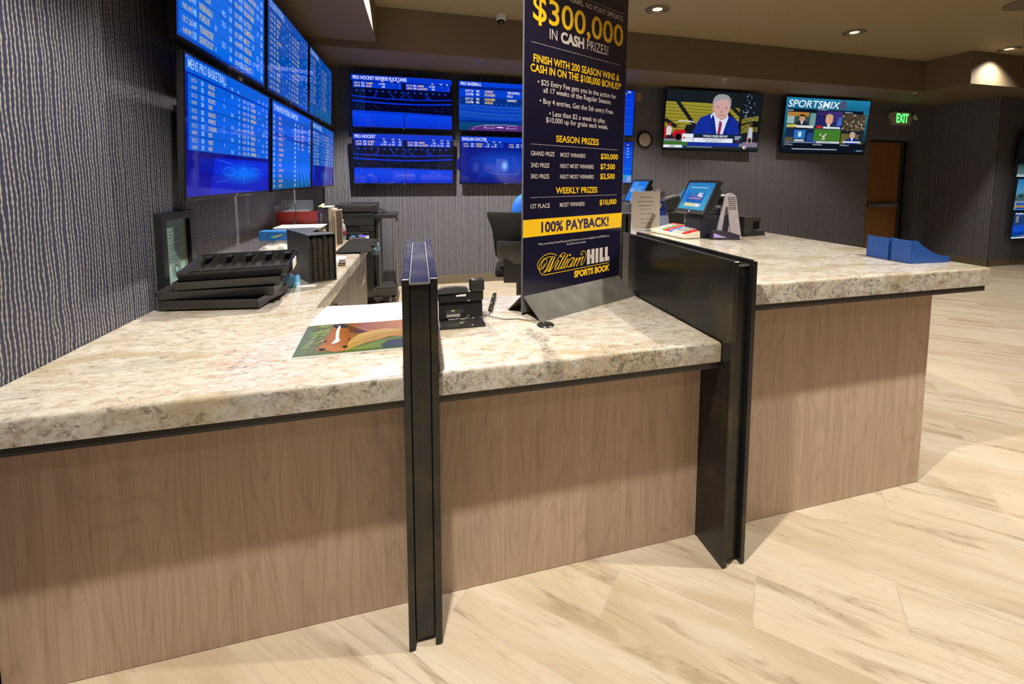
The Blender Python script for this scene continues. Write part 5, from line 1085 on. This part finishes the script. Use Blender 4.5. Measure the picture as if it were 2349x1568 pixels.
# ------------------------------------------------------------------ paper notice in an acrylic stand, brochures, clerk cabinet
ns = thing('notice_stand', 'acrylic stand holding a white paper notice of opening hours', 'notice', (1.53, 1.68, RZ), R(2))
MB().box(-.124, -.002, .002, .124, .002, .30).box(-.14, -.06, 0, .14, .06, .004, .001).build('acrylic_holder', ACRYL, ns)
nm = MB(); nm.rect(-.119, .010, .119, .294, rgb(196, 184, 172), .0024); ink = rgb(40, 36, 36)
for tx, z, cp, wd_ in (('New Hobeys', .245, .0135, .098), ('Sportsbook Hours', .213, .0135, .136), ('effective July 31\u02e2\u1d57' if False else 'effective July 31', .181, .0135, .118), ('Monday thru Friday', .156, .0075, .098), ('8:00 AM to 7:00 PM', .120, .0075, .10), ('Saturday and Sunday', .083, .0075, .10), ('7:00 AM to 7:00 PM', .049, .0075, .098)):
    nm.text(tx, 0 if cp < .01 else -.003, z, cp, ink, .0028, width=wd_, align='C', slant=.22 if cp > .01 else 0)
nm.text('st', .0575, .190, .006, ink, .0028, slant=.2)
nm.build('paper_notice', PRINT, ns)
MB().rect(-.119, .010, .119, .294, (1, 1, 1), -.0024).build('paper_back', PAPER, ns)
br = thing('brochure_holder', 'clear holder with dark blue brochures beside the paper notice', 'brochure holder', (1.725, 1.745, RZ), R(12))
bh = MB(); bh.T = Matrix.Rotation(R(-16), 4, 'X'); bh.box(-.052, -.016, .0, .052, -.013, .10).box(-.052, .010, 0, .052, .013, .19).box(-.054, -.016, 0, -.051, .013, .13).box(.051, -.016, 0, .054, .013, .13); bh.build('acrylic_holder', ACRYL, br)
bp = MB(); bp.T = Matrix.Rotation(R(-16), 4, 'X')
bp.cur = rgb(22, 45, 120); bp.box(-.048, -.010, .004, .048, .008, .215); bp.rect(-.048, .006, .048, .215, rgb(22, 45, 115), .0105); bp.text('SPORTS', -.035, .185, .012, rgb(235, 200, 60), .0108, bold=.02, xs=.9); bp.text('BOOK', -.035, .168, .012, rgb(235, 200, 60), .0108, bold=.02, xs=.9)
for k in range(4): bp.rect(-.04, .06+.022*k, .035, .066+.022*k, rgb(75, 95, 160), .0108)
bp.build('brochures', GLOSSP, br)
cc_ = thing('till_cabinet', 'black upright cabinet edge behind the steel divider', 'cabinet', (1.13, 1.2, 0))
MB().box(-.03, 0, .0, .0, .5, 1.245, .002).box(.012, .0, 0, .035, .5, 1.245, .002).build('side_panel', BLACK, cc_); MB().box(0, .03, .0, .012, .5, 1.235).build('inner_panel', GLOSSB, cc_)

# ------------------------------------------------------------------ blue card holders
BLUEP = plain('blue_plastic', (.018, .075, .30), .32)
def holder(y0, y1, label, x0=2.078, ln=.225):
    t = thing('ticket_holder', label, 'holder', (x0, y0, RZ), R(-4), 'blue plastic ticket holders')
    hh, w = .108, y1-y0
    MB().box(-.002, 0, .001, .002, w, hh, .001).box(-.0035, 0, 0, .0, .004, hh).box(-.0035, w-.004, 0, 0, w, hh).build('back_panel', BLUEP, t)
    prof = [(0, .001), (ln, .001), (ln, .030)]
    n = 14
    for k in range(n+1):
        u = 1-k/n; x = .030+(ln-.030)*u; z = .030+(hh-.030)*(1-u)**2.0; prof.append((x, z))
    prof.append((0, hh))
    MB().prism(prof, 0, .003, 'y').build('side_panel', BLUEP, t); MB().prism(prof, w-.003, w, 'y').build('side_panel', BLUEP, t)
    MB().box(0, .003, .001, ln+.006, w-.003, .004).build('floor_panel', BLUEP, t)
holder(.152, .249, 'blue plastic ticket holder with a curved side nearest the stone front edge')
holder(.256, .372, 'blue plastic ticket holder set behind the curved sided one')

# ------------------------------------------------------------------ copier at the back, office chair
cp = thing('copier', 'tall black copier with side panels standing at the back wall', 'copier', (-.80, 4.15, 0))
MB().box(-.24, -.22, .70, .17, .28, 1.06, .008).box(-.22, -.2, .18, .15, .27, .70, .004).build('body', BLACK, cp)
MB().box(-.24, -.2, 1.065, .20, .24, 1.165, .012).box(-.16, -.206, 1.08, .14, -.19, 1.145, .006).build('document_feeder', plain('copier_dark', (.022, .02, .02), .35), cp)
MB().box(-.23, -.228, .93, .17, -.215, 1.0).box(.02, -.226, .86, .17, -.2, .92, .004).box(-.23, -.30, .84, .12, -.2, .855, .003).build('front_panel', BLACKS, cp)
MB().box(.17, -.20, 1.0, .42, .22, 1.05, .008).box(.18, -.16, .20, .21, .2, 1.0, .002).build('side_rail', BLACKS, cp)
MB().box(.395, -.18, .22, .42, .2, .97, .002).box(.213, -.175, .18, .222, .2, .97).build('side_panel', plain('copier_grey', (.14, .13, .125), .5), cp)
tr = MB(); tr.T = Matrix.Translation((.26, .0, 1.07)) @ Matrix.Rotation(R(28), 4, 'Y'); tr.box(-.05, -.14, 0, .12, .14, .008, .002); tr.build('paper_tray', BLACKS, cp)
MB().box(-.22, -.20, .105, .40, .24, .19, .012).box(.17, -.20, .19, .40, .1, .21, .004).build('base', plain('copier_base', (.035, .032, .03), .45), cp)
for x in (-.15, .19, .36):
    for y in (-.14, .18): MB().tube([(x-.02, y, .045), (x+.02, y, .045)], .044, 16).build('caster', BLACKS, cp, True)
MB().box(.15, -.215, .06, .24, -.15, .10, .006).build('foot_pedal', DARKG, cp)
BLUC = plain('pale_blue_cloth', (.10, .17, .23), .8, var=.2)
tag(crumple(-.565, 3.262, .70, .045, .045, .075, 5).build('blue_cloth', BLUC, smooth=True), 'crumpled pale blue cloth hanging at the far end of the low counter', 'cloth')

ch = thing('office_chair', 'black office chair with a curved back behind the tall sign', 'chair', (.86, 3.1, 0), R(-12))
cb_ = MB()
def shell(zs, xl, off, th, n=12, depth=.10):
    v = []; f = []
    for i, (z, hw) in enumerate(zs):
        for j in range(n+1):
            u = -1+2*j/n; y = -depth*(1-u*u)+off[i]; v.append((u*hw, y, z))
        for j in range(n+1):
            u = 1-2*j/n; y = -depth*(1-u*u)+off[i]+th; v.append((u*hw, y, z))
    m_ = 2*(n+1)
    for i in range(len(zs)-1):
        for k in range(m_): f.append((i*m_+k, i*m_+(k+1) % m_, (i+1)*m_+(k+1) % m_, (i+1)*m_+k))
    f.append(list(range(m_))[::-1]); f.append([(len(zs)-1)*m_+k for k in range(m_)])
    return v, f
v, f = shell([(.62, .20), (.66, .245), (.80, .26), (.92, .275), (1.0, .30), (1.07, .33), (1.105, .335), (1.115, .32)], 0, [.02, .0, -.03, -.03, -.02, 0.0, .01, .015], .045)
cb_._add(v, f); cb_.build('backrest', FABB, ch, True)
c2 = MB(); v, f = shell([(.60, .18), (.64, .225), (.78, .235), (.83, .225)], 0, [-.03, -.045, -.07, -.06], .02); c2._add(v, f); c2.build('back_shell', DARKG, ch, True)
MB().box(-.25, -.05, .44, .25, .42, .53, .03, 3).build('seat', FABB, ch, True)
MB().box(-.16, -.12, .40, .10, -.04, .66, .01).build('back_bracket', BLACK, ch)
MB().tube([(0, .18, .09), (0, .18, .44)], .03, 14).build('gas_lift', BLACKS, ch, True)
for k in range(5):
    a = k*2*math.pi/5+.3; x, y = .28*math.cos(a), .18+.28*math.sin(a)
    lg_ = MB().tube([(0, .18, .10), (x*.6, .18+(y-.18)*.6, .095), (x, y, .07)], [.028, .022, .018], 10).build('leg', BLACKS, ch, True)
    MB().tube([(x-.015, y, .03), (x+.015, y, .03)], .029, 14).build('caster', BLACK, lg_, True)
jk = MB(); v, f = shell([(1.02, .15), (1.10, .165), (1.18, .155), (1.25, .12), (1.29, .07), (1.30, .02)], 0, [.0, .0, .01, .02, .03, .035], .10, 14, .05); jk._add(v, f)
o = jk.build('blue_jacket', plain('bright_blue_cloth', (.0, .12, .62), .6), None, True); o.location = (.955, 3.14, 0); o.rotation_euler = (0, 0, R(-12)); tag(o, 'bright blue cloth hanging over the office chair back', 'jacket')

# ------------------------------------------------------------------ wall and ceiling fittings
ck = thing('wall_clock', 'round wall clock with a black rim between the screens', 'clock', (3.205, YW-.001, 2.055), 0)
cm = Matrix.Rotation(R(90), 4, 'X')
q = MB(); q.T = cm; q.lathe([(.128, .0), (.130, .025), (.122, .034), (.104, .032), (.100, .022)], 40); q.build('rim', BLACK, ck, True)
q = MB(); q.disc(0, 0, .100, .100, rgb(176, 164, 150), .0235, 36)
for k in range(12): a = k*math.pi/6; q.text(str(12 if k == 0 else k), .082*math.sin(a), .082*math.cos(a)-.006, .012, rgb(60, 54, 50), .0240, align='C')
q.build('dial', PRINT, ck)
for nm_, a, L_, w_ in (('hour_hand', R(222), .055, .006), ('minute_hand', R(184), .082, .004)):
    q = MB(); q.stroke([(-.012*math.sin(a), -.012*math.cos(a)), (L_*math.sin(a), L_*math.cos(a))], w_, rgb(20, 18, 18), .0248); q.build(nm_, PRINT, ck)
wp = thing('wall_plate', 'small tan wall plate between a blue screen and the clock', 'plate', (3.088, YW-.001, 2.697))
MB().box(-.042, -.006, -.058, .042, 0, .058, .002).build('plate', plain('plate_tan', (.40, .29, .13), .5), wp)
q = MB(); q.rect(-.018, -.035, .018, .035, rgb(150, 122, 80), .0065); q.build('switch_insert', PRINT, wp)
ex = thing('exit_sign', 'exit sign with green letters and two lamp heads above the door', 'exit sign', (8.36, YW-.001, 2.46))
MB().box(-.21, -.05, .0, .21, 0, .235, .008).box(-.25, -.04, .06, -.21, -.01, .17, .01).box(.21, -.04, .06, .25, -.01, .17, .01).build('housing', plain('exit_beige', (.40, .35, .27), .5), ex)
for s_ in (-1, 1):
    q = MB(); q.T = Matrix.Translation((s_*.285, -.06, .145)) @ Matrix.Rotation(R(65), 4, 'X') @ Matrix.Rotation(R(25*s_), 4, 'Y'); q.lathe([(.03, -.03), (.06, .0), (.062, .03), (.052, .032), (.0, .02)], 24); q.build('lamp_head', plain('lamp_beige', (.42, .38, .32), .45), ex, True)
q = MB(); q.text('EXIT', -.145, .045, .15, (.02, .9, .10), .0512, width=.29, bold=.04)
q.build('letters', emit('exit_green', (.035, 1.0, .13), 1.9), ex)

TRIM = plain('downlight_trim', (.30, .26, .20), .25, .7)
GLOW = emit('downlight_glow', (1.0, .80, .52), 1.3)
def downlight(x, y, label, w, half=58, blend=.35):
    t = thing('ceiling_light', label, 'ceiling light', (x, y, CEIL), 0, 'round recessed ceiling lights')
    MB().lathe([(.132, 0), (.132, -.006), (.118, -.010), (.108, -.008), (.104, -.002)], 40).build('trim_ring', TRIM, t, True)
    MB().lathe([(.104, -.0020), (.055, -.0035)], 40).build('reflector', plain('lamp_reflector', (.75, .68, .55), .22, .9), t, True); MB().lathe([(.056, -.0034), (.03, -.0045), (0, -.0045)], 32).build('diffuser', GLOW, t)
    lamp(0, 0, w, half, blend, parent=t)
downlight(2.41, 3.137, 'round ceiling light just past the top of the tall sign', 260)
downlight(5.177, 3.137, 'round ceiling light above the two large wall screens', 170)
downlight(7.913, 3.083, 'round ceiling light by the stepped soffit corner', 185, 62, .9)
sp = thing('ceiling_speaker', 'wide round ceiling speaker cut by the picture corner', 'speaker', (6.05, 1.90, CEIL))
MB().lathe([(.215, 0), (.215, -.008), (.20, -.012), (.185, -.010)], 48).build('trim_ring', SOFP, sp, True); MB().lathe([(.185, -.006), (.0, -.010)], 48).build('grille', plain('grille_tan', (.36, .28, .17), .6), sp, True)
dc = thing('security_camera', 'small white dome camera on the ceiling beside the tall sign', 'camera', (.802, 3.80, CEIL))
MB().lathe([(.062, 0), (.062, -.014), (.056, -.05), (.050, -.055), (0, -.055)], 36).build('housing', WHITEP, dc, True)
MB().lathe([(.042, -.055), (.041, -.07), (.033, -.087), (.018, -.097), (0, -.099)], 32).build('dome', GLOSSB, dc, True)
def sprinkler(x, y, label):
    t = thing('sprinkler', label, 'sprinkler', (x, y, 2.85), 0, 'sprinkler heads under the soffit')
    MB().lathe([(.040, 0), (.038, -.006), (.016, -.010), (.008, -.012), (.008, -.026), (0, -.026)], 24).build('escutcheon', CHROME, t, True)
    MB().lathe([(.0, -.030), (.020, -.030), (.020, -.033), (0, -.033)], 16).tube([(-.01, 0, -.012), (-.012, 0, -.030)], .002, 6).tube([(.01, 0, -.012), (.012, 0, -.030)], .002, 6).build('deflector', CHROME, t)
sprinkler(.593, 4.053, 'chrome sprinkler head above the blue screens')
sprinkler(4.011, 4.059, 'chrome sprinkler head above the presenter screen')
sprinkler(7.542, 4.022, 'chrome sprinkler head near the exit sign')
